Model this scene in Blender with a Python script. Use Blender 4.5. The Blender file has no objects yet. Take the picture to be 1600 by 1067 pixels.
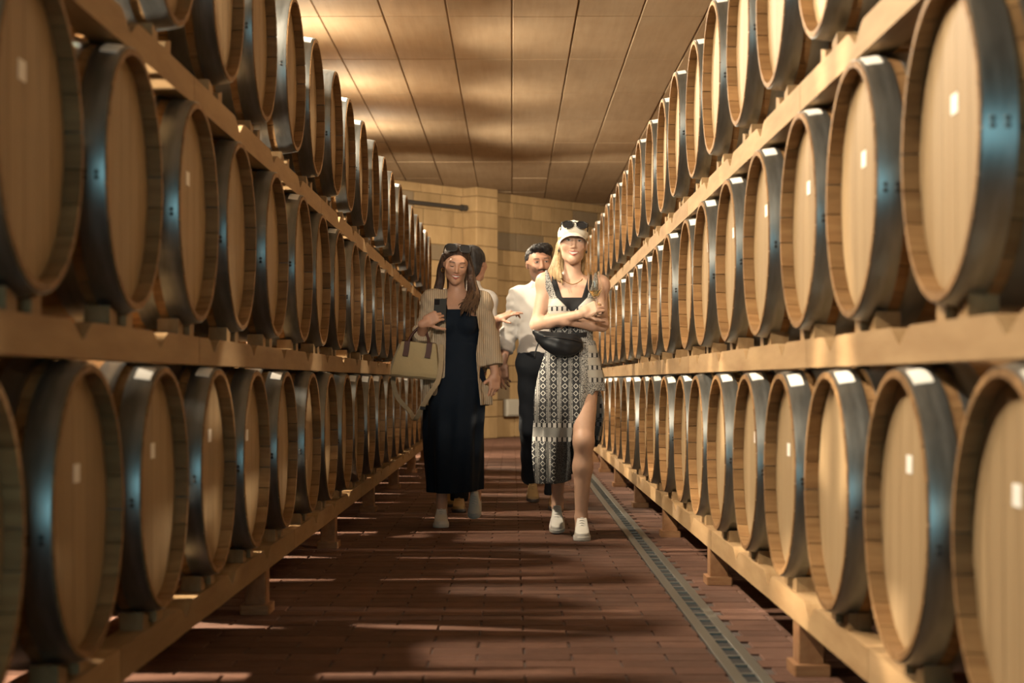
import bpy, bmesh, math, random
import numpy as np
from mathutils import Vector, Matrix
random.seed(7)
SC = bpy.context.scene
COL = SC.collection
PI = math.pi

# ------------------------------------------------------------------ camera
F_PX = 2700.0
CAM_Z = 0.89
cam_d = bpy.data.cameras.new('camera')
cam = bpy.data.objects.new('camera', cam_d); COL.objects.link(cam)
cam.location = (0, 0, CAM_Z); cam.rotation_euler = (PI/2, 0, 0)
cam_d.sensor_width = 36.0
cam_d.lens = F_PX/1600.0*36.0
cam_d.shift_y = 61.5/1600.0
cam_d.clip_start = 0.05; cam_d.clip_end = 200
cam_d.dof.use_dof = True
cam_d.dof.focus_distance = 9.9
cam_d.dof.aperture_fstop = 3.4
SC.camera = cam

# ------------------------------------------------------------------ world, lights, exposure
w = bpy.data.worlds.new('world'); SC.world = w; w.use_nodes = True
bg = w.node_tree.nodes['Background']
bg.inputs[0].default_value = (0.30, 0.55, 0.72, 1); bg.inputs[1].default_value = 1.0
vs = SC.view_settings
vs.view_transform = 'Standard'; vs.look = 'None'; vs.gamma = 1.0; vs.use_curve_mapping = False
vs.exposure = 0.0
SC.cycles.diffuse_bounces = 2

def point_light(name, loc, energy, color, radius=0.08):
    d = bpy.data.lights.new(name, 'POINT'); d.energy = energy; d.color = color; d.shadow_soft_size = radius
    o = bpy.data.objects.new(name, d); COL.objects.link(o); o.location = loc
    return o
def area_light(name, loc, rot, size, energy, color):
    d = bpy.data.lights.new(name, 'AREA'); d.shape = 'RECTANGLE'; d.size, d.size_y = size
    d.energy = energy; d.color = color
    o = bpy.data.objects.new(name, d); COL.objects.link(o); o.location = loc; o.rotation_euler = rot
    return o
WARM = (1.0, 0.83, 0.60)
AMBER = (1.0, 0.72, 0.42)
def spot_light(name, loc, aim, energy, color, radius=0.05, cone=150, blend=0.4):
    d = bpy.data.lights.new(name, 'SPOT'); d.energy = energy; d.color = color; d.shadow_soft_size = radius
    d.spot_size = math.radians(cone); d.spot_blend = blend
    o = bpy.data.objects.new(name, d); COL.objects.link(o); o.location = loc
    o.rotation_euler = Vector(aim).to_track_quat('-Z', 'Y').to_euler()
    return o
# lamps strung along the tops of both racks
for yy in (3.1, 6.05, 9.0, 11.9, 14.8, 17.7, 20.6):
    spot_light('rack_lamp', (-1.48, yy, 3.28), (1, 0, -0.90), 680, WARM, 0.05, 150, 0.5)
    spot_light('ceiling_patch_light', (-1.72, yy-0.6, 3.22), (0.25, 0, 1), 75, WARM, 0.05, 150, 0.6)  # unseen, added only to make the bright patches on the left ceiling
    spot_light('rack_lamp', (1.55, yy+1.3, 3.2), (-1, 0, -0.85), 11, WARM, 0.05)
for yy in (4.2, 6.6, 9.1, 11.5, 14.0, 16.4, 18.9):      # unseen lights added low behind the racks to throw strips through the gaps
    spot_light('gap_strip_light', (2.42, yy, 1.25), (-1, 0, -0.25), 300, WARM, 0.04, 100, 0.3)
    spot_light('gap_strip_light', (-2.42, yy+0.35, 1.35), (1, 0, -0.35), 1100, WARM, 0.04, 100, 0.3)
# unseen area lights added by the side walls to brighten the ceiling
area_light('ceiling_wash_fill', (-2.35, 12.0, 2.5), (PI, math.radians(-25), 0), (0.25, 24.0), 18, AMBER)
area_light('ceiling_wash_fill', (2.35, 12.0, 2.5), (PI, math.radians(25), 0), (0.25, 24.0), 8, AMBER)
# daylight through the doorway behind the camera
area_light('doorway_daylight', (0.0, -3.7, 1.35), (PI/2, 0, 0), (1.5, 1.9), 75, (0.45, 0.90, 0.96))
# unseen fill spot added over the near aisle, front light for the walkers
spot_light('walker_fill_spot', (-0.35, 4.2, 2.45), (0.38, 6.1, -1.0), 900, (1.0, 0.86, 0.68), 0.08, 21, 0.9)
# unseen spots added past the rack ends to brighten the end wall
for sx in (-1.9, 1.9):
    spot_light('end_wall_fill', (sx, 21.0, 3.2), (-0.9*sx, 6.0, -1.9), 1150, WARM, 0.1, 84, 0.9)

# ------------------------------------------------------------------ materials
def new_mat(name):
    m = bpy.data.materials.new(name); m.use_nodes = True
    nt = m.node_tree; b = nt.nodes['Principled BSDF']
    return m, nt, b
def N(nt, t, **kw):
    n = nt.nodes.new(t)
    for k, v in kw.items():
        setattr(n, k, v)
    return n
def L(nt, a, b): nt.links.new(a, b)
def flat(name, col, rough=0.6, metal=0.0, spec=0.5):
    m, nt, b = new_mat(name)
    b.inputs['Base Color'].default_value = (*col, 1); b.inputs['Roughness'].default_value = rough
    b.inputs['Metallic'].default_value = metal; b.inputs['Specular IOR Level'].default_value = spec
    return m
def mixrgb(nt, fac, a, b, blend='MIX'):
    n = N(nt, 'ShaderNodeMix', data_type='RGBA', blend_type=blend)
    for sock, v in ((n.inputs[0], fac), (n.inputs[6], a), (n.inputs[7], b)):
        if hasattr(v, 'links') or isinstance(v, bpy.types.NodeSocket): L(nt, v, sock)
        elif isinstance(v, tuple): sock.default_value = (*v, 1) if len(v) == 3 else v
        else: sock.default_value = v
    return n.outputs[2]
def math_n(nt, op, a, b=None, c=None):
    n = N(nt, 'ShaderNodeMath', operation=op)
    for i, v in enumerate((a, b, c)):
        if v is None: continue
        if isinstance(v, bpy.types.NodeSocket): L(nt, v, n.inputs[i])
        else: n.inputs[i].default_value = v
    return n.outputs[0]
def noise(nt, vec, scale, detail=3, rough=0.5):
    n = N(nt, 'ShaderNodeTexNoise'); n.inputs['Scale'].default_value = scale
    n.inputs['Detail'].default_value = detail; n.inputs['Roughness'].default_value = rough
    if vec is not None: L(nt, vec, n.inputs['Vector'])
    return n.outputs['Fac']
def mapping(nt, vec, scale=(1, 1, 1), loc=(0, 0, 0), rot=(0, 0, 0)):
    n = N(nt, 'ShaderNodeMapping'); n.inputs['Scale'].default_value = scale
    n.inputs['Location'].default_value = loc; n.inputs['Rotation'].default_value = rot
    L(nt, vec, n.inputs['Vector']); return n.outputs[0]
def ramp(nt, fac, stops):
    n = N(nt, 'ShaderNodeValToRGB'); L(nt, fac, n.inputs[0])
    e = n.color_ramp.elements
    while len(e) < len(stops): e.new(0.5)
    for i, (p, c) in enumerate(stops):
        e[i].position = p; e[i].color = (*c, 1)
    return n.outputs[0]
def bump(nt, b, h, strength=0.3, dist=0.005):
    n = N(nt, 'ShaderNodeBump'); n.inputs['Strength'].default_value = strength; n.inputs['Distance'].default_value = dist
    L(nt, h, n.inputs['Height']); L(nt, n.outputs[0], b.inputs['Normal'])
def objco(nt):
    return N(nt, 'ShaderNodeTexCoord').outputs['Object']
def obj_random(nt): return N(nt, 'ShaderNodeObjectInfo').outputs['Random']
def island_random(nt): return N(nt, 'ShaderNodeNewGeometry').outputs['Random Per Island']

def wood_mat(name, dark, light, stretch, rough=0.6, use='both', vary=0.25):
    m, nt, b = new_mat(name)
    co = objco(nt)
    rnd = math_n(nt, 'FRACT', math_n(nt, 'ADD', obj_random(nt), island_random(nt)))
    off = N(nt, 'ShaderNodeCombineXYZ'); L(nt, math_n(nt, 'MULTIPLY', rnd, 37.0), off.inputs[0]); L(nt, math_n(nt, 'MULTIPLY', rnd, 11.0), off.inputs[1]); L(nt, math_n(nt, 'MULTIPLY', rnd, 23.0), off.inputs[2])
    add = N(nt, 'ShaderNodeVectorMath', operation='ADD'); L(nt, co, add.inputs[0]); L(nt, off.outputs[0], add.inputs[1])
    v = mapping(nt, add.outputs[0], stretch)
    n1 = noise(nt, v, 1.0, 5, 0.6)
    c = ramp(nt, n1, [(0.3, dark), (0.7, light)])
    lo = 1.0-vary
    tint = math_n(nt, 'MULTIPLY_ADD', rnd, vary*1.5, lo)
    tc = N(nt, 'ShaderNodeCombineXYZ')
    for i in range(3): L(nt, tint, tc.inputs[i])
    c2 = mixrgb(nt, 1.0, c, tc.outputs[0], 'MULTIPLY')
    L(nt, c2, b.inputs['Base Color']); b.inputs['Roughness'].default_value = rough
    b.inputs['Specular IOR Level'].default_value = 0.15
    bump(nt, b, n1, 0.15, 0.002)
    return m
OAK_STAVE = wood_mat('oak_stave', (0.187, 0.099, 0.042), (0.291, 0.172, 0.078), (3, 40, 40), 0.55)
OAK_HEAD = wood_mat('oak_head', (0.265, 0.180, 0.098), (0.328, 0.236, 0.135), (30, 45, 2.0), 0.5, vary=0.12)
PINE = wood_mat('pine_beam', (0.239, 0.146, 0.070), (0.343, 0.229, 0.120), (30, 2.2, 14), 0.6, vary=0.2)
PINE_POST = wood_mat('pine_post', (0.198, 0.094, 0.044), (0.286, 0.156, 0.078), (20, 20, 2.5), 0.6, vary=0.2)

def steel_mat():
    m, nt, b = new_mat('hoop_steel')
    co = objco(nt)
    r = obj_random(nt)
    n1 = noise(nt, mapping(nt, co, (40, 6, 6)), 1.0, 4, 0.6)
    c = ramp(nt, n1, [(0.3, (0.17, 0.18, 0.18)), (0.7, (0.27, 0.285, 0.285))])
    L(nt, c, b.inputs['Base Color']); b.inputs['Metallic'].default_value = 0.9
    L(nt, math_n(nt, 'MULTIPLY_ADD', n1, 0.22, 0.27), b.inputs['Roughness'])
    return m
STEEL = steel_mat()
RIVET = flat('rivet_dark', (0.05, 0.05, 0.05), 0.5, 0.6)
TAG_WHITE = flat('tag_white', (0.80, 0.79, 0.76), 0.5)
BUNG = flat('silicone_bung', (0.62, 0.60, 0.55), 0.35)

def tile_mat():
    m, nt, b = new_mat('terracotta_tile')
    co = N(nt, 'ShaderNodeNewGeometry').outputs['Position']
    rnd = math_n(nt, 'FRACT', math_n(nt, 'ADD', obj_random(nt), island_random(nt)))
    n1 = noise(nt, co, 9.0, 5, 0.6)
    c = ramp(nt, n1, [(0.25, (0.076, 0.039, 0.028)), (0.75, (0.126, 0.067, 0.048))])
    tint = math_n(nt, 'MULTIPLY_ADD', rnd, 0.40, 0.78)
    tc = N(nt, 'ShaderNodeCombineXYZ')
    for i in range(3): L(nt, tint, tc.inputs[i])
    L(nt, mixrgb(nt, 1.0, c, tc.outputs[0], 'MULTIPLY'), b.inputs['Base Color'])
    n2 = noise(nt, co, 30.0, 4, 0.6)
    L(nt, math_n(nt, 'MULTIPLY_ADD', n2, 0.2, 0.62), b.inputs['Roughness'])
    b.inputs['Specular IOR Level'].default_value = 0.10
    bump(nt, b, n2, 0.12, 0.002)
    return m
TILE = tile_mat()
MORTAR = flat('tile_mortar', (0.06, 0.045, 0.04), 0.9)

def concrete_mat(name, a, bb, sc, vary=0.12):
    m, nt, b = new_mat(name)
    co = N(nt, 'ShaderNodeNewGeometry').outputs['Position']
    rnd = math_n(nt, 'FRACT', math_n(nt, 'ADD', obj_random(nt), island_random(nt)))
    n1 = noise(nt, mapping(nt, co, (sc*2.0, sc, sc)), 1.0, 6, 0.6)
    n2 = noise(nt, mapping(nt, co, (22, 1.2, 1.2)), 1.0, 3, 0.6)
    f = math_n(nt, 'ADD', math_n(nt, 'MULTIPLY', n1, 0.65), math_n(nt, 'MULTIPLY', n2, 0.35))
    c = ramp(nt, f, [(0.3, a), (0.68, bb)])
    tint = math_n(nt, 'MULTIPLY_ADD', rnd, vary*2, 1.0-vary)
    tc = N(nt, 'ShaderNodeCombineXYZ')
    for i in range(3): L(nt, tint, tc.inputs[i])
    L(nt, mixrgb(nt, 1.0, c, tc.outputs[0], 'MULTIPLY'), b.inputs['Base Color'])
    b.inputs['Roughness'].default_value = 0.75; b.inputs['Specular IOR Level'].default_value = 0.3
    bump(nt, b, n1, 0.25, 0.01)
    return m
CONCRETE = concrete_mat('formwork_concrete', (0.252, 0.174, 0.102), (0.360, 0.270, 0.174), 0.9, 0.07)
SEAM = flat('concrete_seam', (0.20, 0.13, 0.075), 0.9)
STONE = concrete_mat('wall_stone', (0.240, 0.156, 0.072), (0.336, 0.228, 0.114), 3.0, 0.16)
STONE_DARK = concrete_mat('wall_stone_grey', (0.150, 0.108, 0.066), (0.192, 0.144, 0.090), 3.0, 0.12)
GROUT = flat('stone_grout', (0.23, 0.145, 0.065), 0.9)
def side_wall_mat():
    m, nt, b = new_mat('side_wall_stone')
    co = N(nt, 'ShaderNodeNewGeometry').outputs['Position']
    br = N(nt, 'ShaderNodeTexBrick'); L(nt, mapping(nt, co, (1, 1, 1), rot=(0, PI/2, PI/2)), br.inputs['Vector'])
    br.inputs['Color1'].default_value = (0.26, 0.15, 0.06, 1); br.inputs['Color2'].default_value = (0.31, 0.19, 0.08, 1)
    br.inputs['Mortar'].default_value = (0.25, 0.16, 0.08, 1); br.inputs['Scale'].default_value = 1.0
    br.inputs['Brick Width'].default_value = 0.55; br.inputs['Row Height'].default_value = 0.27; br.inputs['Mortar Size'].default_value = 0.012
    L(nt, br.outputs[0], b.inputs['Base Color']); b.inputs['Roughness'].default_value = 0.85
    return m
SIDE_STONE = side_wall_mat()
METAL_DRAIN = flat('drain_steel', (0.16, 0.16, 0.145), 0.42, 0.7)
DARK = flat('dark_void', (0.012, 0.012, 0.013), 0.9)
PIPE_M = flat('pipe_dark', (0.045, 0.04, 0.035), 0.5, 0.3)
BOX_GREY = flat('box_grey', (0.36, 0.34, 0.29), 0.5)

# ------------------------------------------------------------------ mesh helpers
def link(name, me, mat=None, parent=None):
    o = bpy.data.objects.new(name, me); COL.objects.link(o)
    if mat is not None and len(me.materials) == 0: me.materials.append(mat)
    if parent is not None: o.parent = parent
    return o
def empty(name, loc=(0, 0, 0), rot=(0, 0, 0)):
    o = bpy.data.objects.new(name, None); COL.objects.link(o); o.location = loc; o.rotation_euler = rot
    o.empty_display_size = 0.1
    return o
def tag(o, label=None, cat=None, group=None, kind=None):
    if label: o['label'] = label
    if cat: o['category'] = cat
    if group: o['group'] = group
    if kind: o['kind'] = kind
    return o
class MB:
    """collects verts and faces"""
    def __init__(s): s.v = []; s.f = []
    def add(s, vs, fs):
        k = len(s.v); s.v += [tuple(p) for p in vs]; s.f += [tuple(i+k for i in f) for f in fs]; return s
    def box(s, x0, x1, y0, y1, z0, z1):
        return s.add([(x0, y0, z0), (x1, y0, z0), (x1, y1, z0), (x0, y1, z0), (x0, y0, z1), (x1, y0, z1), (x1, y1, z1), (x0, y1, z1)],
                     [(0, 3, 2, 1), (4, 5, 6, 7), (0, 1, 5, 4), (1, 2, 6, 5), (2, 3, 7, 6), (3, 0, 4, 7)])
    def cbox(s, x0, x1, y0, y1, z0, z1, c):
        """box with all 12 edges chamfered"""
        vs = []; idx = {}
        X = (x0, x1); Y = (y0, y1); Z = (z0, z1)
        for i in (0, 1):
            for j in (0, 1):
                for k in (0, 1):
                    sx, sy, sz = (1, -1)[i], (1, -1)[j], (1, -1)[k]
                    for a in range(3):
                        p = [X[i]+sx*c, Y[j]+sy*c, Z[k]+sz*c]
                        p[a] = (X[i], Y[j], Z[k])[a]
                        idx[i, j, k, a] = len(vs); vs.append(p)
        fs = []
        for a in range(3):
            b_, c_ = (a+1) % 3, (a+2) % 3
            for s_ in (0, 1):
                q = []
                for (m, n) in ((0, 0), (1, 0), (1, 1), (0, 1)):
                    key = [0, 0, 0]; key[a] = s_; key[b_] = m; key[c_] = n
                    q.append(idx[key[0], key[1], key[2], a])
                fs.append(q if s_ else q[::-1])
            for m in (0, 1):
                for n in (0, 1):
                    k0 = [0, 0, 0]; k1 = [0, 0, 0]; k0[b_] = k1[b_] = m; k0[c_] = k1[c_] = n; k1[a] = 1
                    fs.append([idx[(*k0, b_)], idx[(*k1, b_)], idx[(*k1, c_)], idx[(*k0, c_)]])
        for i in (0, 1):
            for j in (0, 1):
                for k in (0, 1): fs.append([idx[i, j, k, 0], idx[i, j, k, 1], idx[i, j, k, 2]])
        return s.add(vs, fs)
    def tube(s, pts, rads, seg=12, cap=True):
        pts = [Vector(p) for p in pts]
        if not hasattr(rads, '__len__'): rads = [rads]*len(pts)
        rings = []; n = len(pts); prev = None
        for i, p in enumerate(pts):
            t = (pts[min(i+1, n-1)]-pts[max(i-1, 0)]).normalized()
            if prev is None:
                a = Vector((0, 0, 1)) if abs(t.z) < 0.9 else Vector((1, 0, 0))
                u = t.cross(a).normalized()
            else:
                u = (prev-t*prev.dot(t)).normalized()
            prev = u; v = t.cross(u)
            rings.append([p+(u*math.cos(2*PI*k/seg)+v*math.sin(2*PI*k/seg))*rads[i] for k in range(seg)])
        k0 = len(s.v)
        for r in rings: s.v += [tuple(q) for q in r]
        for i in range(n-1):
            for k in range(seg):
                s.f.append((k0+i*seg+k, k0+i*seg+(k+1) % seg, k0+(i+1)*seg+(k+1) % seg, k0+(i+1)*seg+k))
        if cap:
            s.f.append(tuple(k0+k for k in range(seg))[::-1]); s.f.append(tuple(k0+(n-1)*seg+k for k in range(seg)))
        return s
    def revolve_x(s, prof, seg=48, closed=True):
        """prof: list of (x, r); closed loop revolved about X"""
        n = len(prof); k0 = len(s.v)
        for k in range(seg):
            a = 2*PI*k/seg
            for (x, r) in prof: s.v.append((x, r*math.cos(a), r*math.sin(a)))
        rng = n if closed else n-1
        for k in range(seg):
            for i in range(rng):
                j = (i+1) % n
                s.f.append((k0+k*n+i, k0+((k+1) % seg)*n+i, k0+((k+1) % seg)*n+j, k0+k*n+j))
        return s
    def mesh(s, name, mat=None, smooth=False, fix=True):
        me = bpy.data.meshes.new(name); me.from_pydata(s.v, [], s.f)
        if fix:
            bm = bmesh.new(); bm.from_mesh(me); bmesh.ops.recalc_face_normals(bm, faces=bm.faces); bm.to_mesh(me); bm.free()
        if smooth:
            me.polygons.foreach_set('use_smooth', [True]*len(me.polygons))
        if smooth == 'auto':
            me.set_sharp_from_angle(angle=math.radians(35))
        if mat: me.materials.append(mat)
        me.update(); return me

# ------------------------------------------------------------------ the setting
CEIL = 3.85; WX = 2.6; Y0 = -4.0
# floor: mortar bed, 300 nearest tiles as pieces, the rest as one part
fl = link('floor', MB().box(-WX, WX, Y0, 31.0, -0.12, -0.007).mesh('floor', MORTAR)); tag(fl, kind='structure')
TW, TD = 0.305, 0.132
tile_me = MB().cbox(-TW/2+0.003, TW/2-0.003, -TD/2+0.0025, TD/2-0.0025, -0.012, 0.0, 0.003).mesh('tile', TILE)
near = []; rest = MB()
DR0, DR1 = 0.655, 0.775       # drain channel
row = 0
y = Y0+TD/2
while y < 30.6:
    off = (TW/2 if row % 2 else 0.0)
    k = -9
    while True:
        xc = k*TW+off+0.04
        k += 1
        if xc > WX-TW/2: break
        if xc < -WX+TW/2: continue
        dz = random.uniform(-0.0012, 0.0008)
        lo, hi = xc-TW/2, xc+TW/2
        if lo < DR1 and hi > DR0:      # cut at the drain
            for (a, b_) in ((lo, min(hi, DR0)), (max(lo, DR1), hi)):
                if b_-a > 0.03: rest.box(a+0.003, b_-0.003, y-TD/2+0.0025, y+TD/2-0.0025, -0.012, dz)
            continue
        if y > 4.95 and len(near) < 300 and -1.25 < xc < 1.35 and abs(xc) < 800/F_PX*y+0.1:
            near.append((xc, y, dz))
        else:
            rest.box(lo+0.003, hi-0.003, y-TD/2+0.0025, y+TD/2-0.0025, -0.012, dz)
    y += TD; row += 1
for (a, b_, c) in near:
    o = link('tile', tile_me, None, fl); o.location = (a, b_, c)
o = link('tile_field', rest.mesh('tile_field', TILE, fix=False), None, fl); tag(o, kind='stuff')

# drain channel
dr = empty('drain_channel', ((DR0+DR1)/2, 0, 0)); tag(dr, 'long slotted steel drain channel set in the tiles along the right rack', 'drain')
link('channel_bed', MB().box(-0.058, 0.058, Y0+0.2, 24, -0.0068, -0.004).mesh('channel_bed', DARK), None, dr)
for s in (-1, 1):
    m = MB()
    a, b_ = sorted((s*0.021, s*0.059))
    m.cbox(a, b_, Y0+0.2, 24, -0.004, 0.004, 0.0015)
    link('grate_rail', m.mesh('grate_rail', METAL_DRAIN), None, dr)
bar = MB().box(-0.021, 0.021, -0.012, 0.012, -0.004, 0.003).mesh('grate_bar', METAL_DRAIN)
yy = 4.9; c = 0
while yy < 24:
    o = link('grate_bar', bar, None, dr); o.location = (0, yy, 0); yy += 0.17

# ceiling: slab and formwork panels
ce = link('ceiling', MB().box(-WX, WX, Y0, 31.0, CEIL+0.004, CEIL+0.2).mesh('ceiling', SEAM)); tag(ce, kind='structure')
PW, PL = 0.52, 1.86
pan = MB().cbox(-PW/2+0.006, PW/2-0.006, -PL/2+0.006, PL/2-0.006, 0, 0.02, 0.005).mesh('panel', CONCRETE)
rest = MB()
for j in range(-8, 11):
    yc = 14.0+j*PL+PL/2
    for i in range(-5, 5):
        xc = i*PW+PW/2+0.0
        dz = random.uniform(-0.004, 0.003)
        if j >= -2 and -2.1 < xc < 2.4 and yc < 29.9:
            o = link('panel', pan, None, ce); o.location = (xc, yc, CEIL-0.008+dz)
        else:
            rest.box(xc-PW/2+0.006, xc+PW/2-0.006, yc-PL/2+0.006, yc+PL/2-0.006, CEIL-0.008+dz, CEIL+0.01)
o = link('panel_field', rest.mesh('panel_field', CONCRETE, fix=False), None, ce); tag(o, kind='stuff')

# side walls, wall behind the camera with its doorway
for nm, x0, x1 in (('wall_left', -WX-0.25, -WX), ('wall_right', WX, WX+0.25)):
    tag(link(nm, MB().box(x0, x1, Y0, 31.0, -0.12, CEIL+0.2).mesh(nm, SIDE_STONE)), kind='structure')
m = MB(); m.box(-WX, -0.8, Y0-0.25, Y0, -0.12, CEIL); m.box(0.8, WX, Y0-0.25, Y0, -0.12, CEIL); m.box(-0.8, 0.8, Y0-0.25, Y0, 2.4, CEIL)
tag(link('wall_front', m.mesh('wall_front', SIDE_STONE)), kind='structure')

# end wall: runs obliquely, each stone a piece
A = Vector((-2.75, 24.2, 0)); B = Vector((2.75, 30.6, 0))
u = (B-A).normalized(); n = Vector((u.y, -u.x, 0))       # n faces the camera side
WL = (B-A).length
wb = empty('wall_back', A, (0, 0, math.atan2(u.y, u.x))); tag(wb, kind='structure')
# in the local frame: x along the wall, -y towards the camera
link('wall_core', MB().box(-0.3, WL+0.3, 0.03, 0.3, -0.12, CEIL+0.15).mesh('wall_core', GROUT), None, wb)
unit = MB().cbox(0, 1, 0, 1, 0, 1, 0.03).mesh('stone_block', STONE)
unit_d = MB().cbox(0, 1, 0, 1, 0, 1, 0.03).mesh('stone_block_grey', STONE_DARK)
courses = []
z = 0.0
while z < CEIL-0.02:
    h = random.choice((0.24, 0.26, 0.28)) if z > 0.01 else 0.33
    if z+h > CEIL-0.12: h = CEIL-z
    courses.append((z, h)); z += h
for ci, (z, h) in enumerate(courses):
    x = -random.uniform(0.0, 0.5)
    while x < WL:
        wdt = random.uniform(0.42, 0.72)
        mesh = unit_d if random.random() < 0.09 else unit
        o = link('stone_block', mesh, None, wb)
        o.location = (x+0.006, -random.uniform(0.0, 0.012), z+0.005); o.scale = (wdt-0.012, 0.08, h-0.010)
        x += wdt
# pilaster on the end wall
pl = empty('pillar', A+u*3.05, wb.rotation_euler); tag(pl, kind='structure')
link('pillar_core', MB().box(0.01, 0.49, -0.27, 0.02, 0, CEIL).mesh('pillar_core', GROUT), None, pl)
for ci, (z, h) in enumerate(courses):
    o = link('stone_block', unit, None, pl); o.location = (0, -0.29, z+0.005); o.scale = (0.5, 0.28, h-0.010)
# pipe and box on the wall
p0 = A+u*0.0+n*0.10; p1 = A+u*3.02+n*0.10
pp = empty('wall_pipe', (p0.x, p0.y, 3.53)); tag(pp, 'dark horizontal pipe on the stone end wall left of the pillar', 'pipe')
d = p1-p0
link('pipe', MB().tube([(0, 0, 0), (d.x, d.y, 0)], 0.032, 14).mesh('pipe', PIPE_M, 'auto'), None, pp)
link('end_elbow', MB().tube([(d.x-u.x*0.10, d.y-u.y*0.10, 0), (d.x, d.y, 0)], 0.05, 14).mesh('end_elbow', PIPE_M, 'auto'), None, pp)
bx = empty('electrical_box', A+u*3.98+n*0.03+Vector((0, 0, 0.33)), wb.rotation_euler); tag(bx, 'square grey box low on the stone end wall between the walkers', 'box')
link('body', MB().cbox(0, 0.34, -0.07, 0, 0, 0.27, 0.008).mesh('body', BOX_GREY), None, bx)
link('cover', MB().cbox(0.02, 0.32, -0.082, -0.068, 0.02, 0.25, 0.004).mesh('cover', BOX_GREY), None, bx)

# ------------------------------------------------------------------ barrels
BL, RR, RB, TH = 0.95, 0.312, 0.350, 0.021     # length, rim radius, belly radius, stave thickness
NS = 24
def RAD(x):
    t = (x-BL/2)/(BL/2)
    return RB-(RB-RR)*t*t
def stave_mesh(phases, name):
    m = MB()
    xs = [0.0, 0.10, 0.25, 0.475, 0.70, 0.85, 0.95]
    for ph in phases:
        hw = PI/NS-0.0016/RR
        vs = []; fs = []
        for x in xs:
            R = RAD(x); e = 0.006 if x in (0.0, 0.95) else 0.0
            for (da, r) in ((-hw, R), (0, R), (hw, R), (hw, R-TH+e), (0, R-TH+e), (-hw, R-TH+e)):
                a = ph+da; rr = r/math.cos(hw/2*0.5)
                vs.append((x, rr*math.cos(a), rr*math.sin(a)))
        for i in range(len(xs)-1):
            for k in range(6): fs.append((i*6+k, i*6+(k+1) % 6, (i+1)*6+(k+1) % 6, (i+1)*6+k))
        e = (len(xs)-1)*6
        fs += [(0, 1, 4, 5), (1, 2, 3, 4), (e+1, e, e+5, e+4), (e+2, e+1, e+4, e+3)]
        m.add(vs, fs)
    return m.mesh(name, OAK_STAVE)
STAVE = stave_mesh([0.0], 'stave')
BODY = stave_mesh([2*PI*(k+0.5)/NS for k in range(NS)], 'stave_shell')
CH = 0.038                                    # chime depth
def head_board(i, nb, x0, x1, R):
    """one board of the head, strip of a disc; boards run along z"""
    w_ = 2*R/nb; a, b_ = -R+i*w_+0.0012, -R+(i+1)*w_-0.0012
    ys = [a+(b_-a)*k/3 for k in range(4)]
    top = [(yv, math.sqrt(max(R*R-yv*yv, 0.0))) for yv in ys]
    loop = top+[(yv, -zv) for (yv, zv) in top[::-1]]
    m = MB(); n_ = len(loop)
    vs = [(x0, p, q) for p, q in loop]+[(x1, p, q) for p, q in loop]
    fs = [tuple(range(n_)), tuple(range(n_, 2*n_))[::-1]]+[(k, (k+1) % n_, n_+(k+1) % n_, n_+k) for k in range(n_)]
    return m.add(vs, fs)
RH = RAD(CH)-TH+0.004
NB = 6
BOARDS = [head_board(i, NB, CH, CH+0.02, RH).mesh('head_board', OAK_HEAD) for i in range(NB)]
m = MB()
for i in range(NB):
    b0 = head_board(i, NB, CH, CH+0.02, RH); m.add(b0.v, b0.f)
HEAD = m.mesh('head', OAK_HEAD)
m = MB(); b0 = head_board(0, 1, BL-CH-0.02, BL-CH, RH)
m = MB()
for i in range(NB):
    b0 = head_board(i, NB, BL-CH-0.02, BL-CH, RH); m.add(b0.v, b0.f)
REAR = m.mesh('rear_head', OAK_HEAD)
def hoop(x0, x1, name):
    t = 0.0035; g = 0.0012
    xm = (x0+x1)/2
    return MB().revolve_x([(x0, RAD(x0)+g), (x0, RAD(x0)+t), (xm, RAD(xm)+t+0.0008), (x1, RAD(x1)+t), (x1, RAD(x1)+g)], 56).mesh(name, STEEL, 'auto')
HOOPS = [('chime_hoop', hoop(0.004, 0.066, 'chime_hoop')), ('quarter_hoop', hoop(0.092, 0.145, 'quarter_hoop')), ('bilge_hoop', hoop(0.285, 0.325, 'bilge_hoop')),
         ('bilge_hoop', hoop(BL-0.325, BL-0.285, 'bilge_hoop')), ('quarter_hoop', hoop(BL-0.145, BL-0.092, 'quarter_hoop')), ('chime_hoop', hoop(BL-0.066, BL-0.004, 'chime_hoop'))]
def curved_tag(x0, x1, a0, a1, t=0.0060):
    m = MB(); vs = []; fs = []; n_ = 5
    for k in range(n_):
        a = a0+(a1-a0)*k/(n_-1)
        for (x, e) in ((x0, t), (x1, t), (x1, 0.004), (x0, 0.004)):
            r = RAD(x)+e; vs.append((x, r*math.cos(a), r*math.sin(a)))
    for k in range(n_-1):
        for q in range(4): fs.append((k*4+q, k*4+(q+1) % 4, (k+1)*4+(q+1) % 4, (k+1)*4+q))
    fs += [(0, 1, 2, 3), ((n_-1)*4+3, (n_-1)*4+2, (n_-1)*4+1, (n_-1)*4)]
    return m.add(vs, fs)
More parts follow.
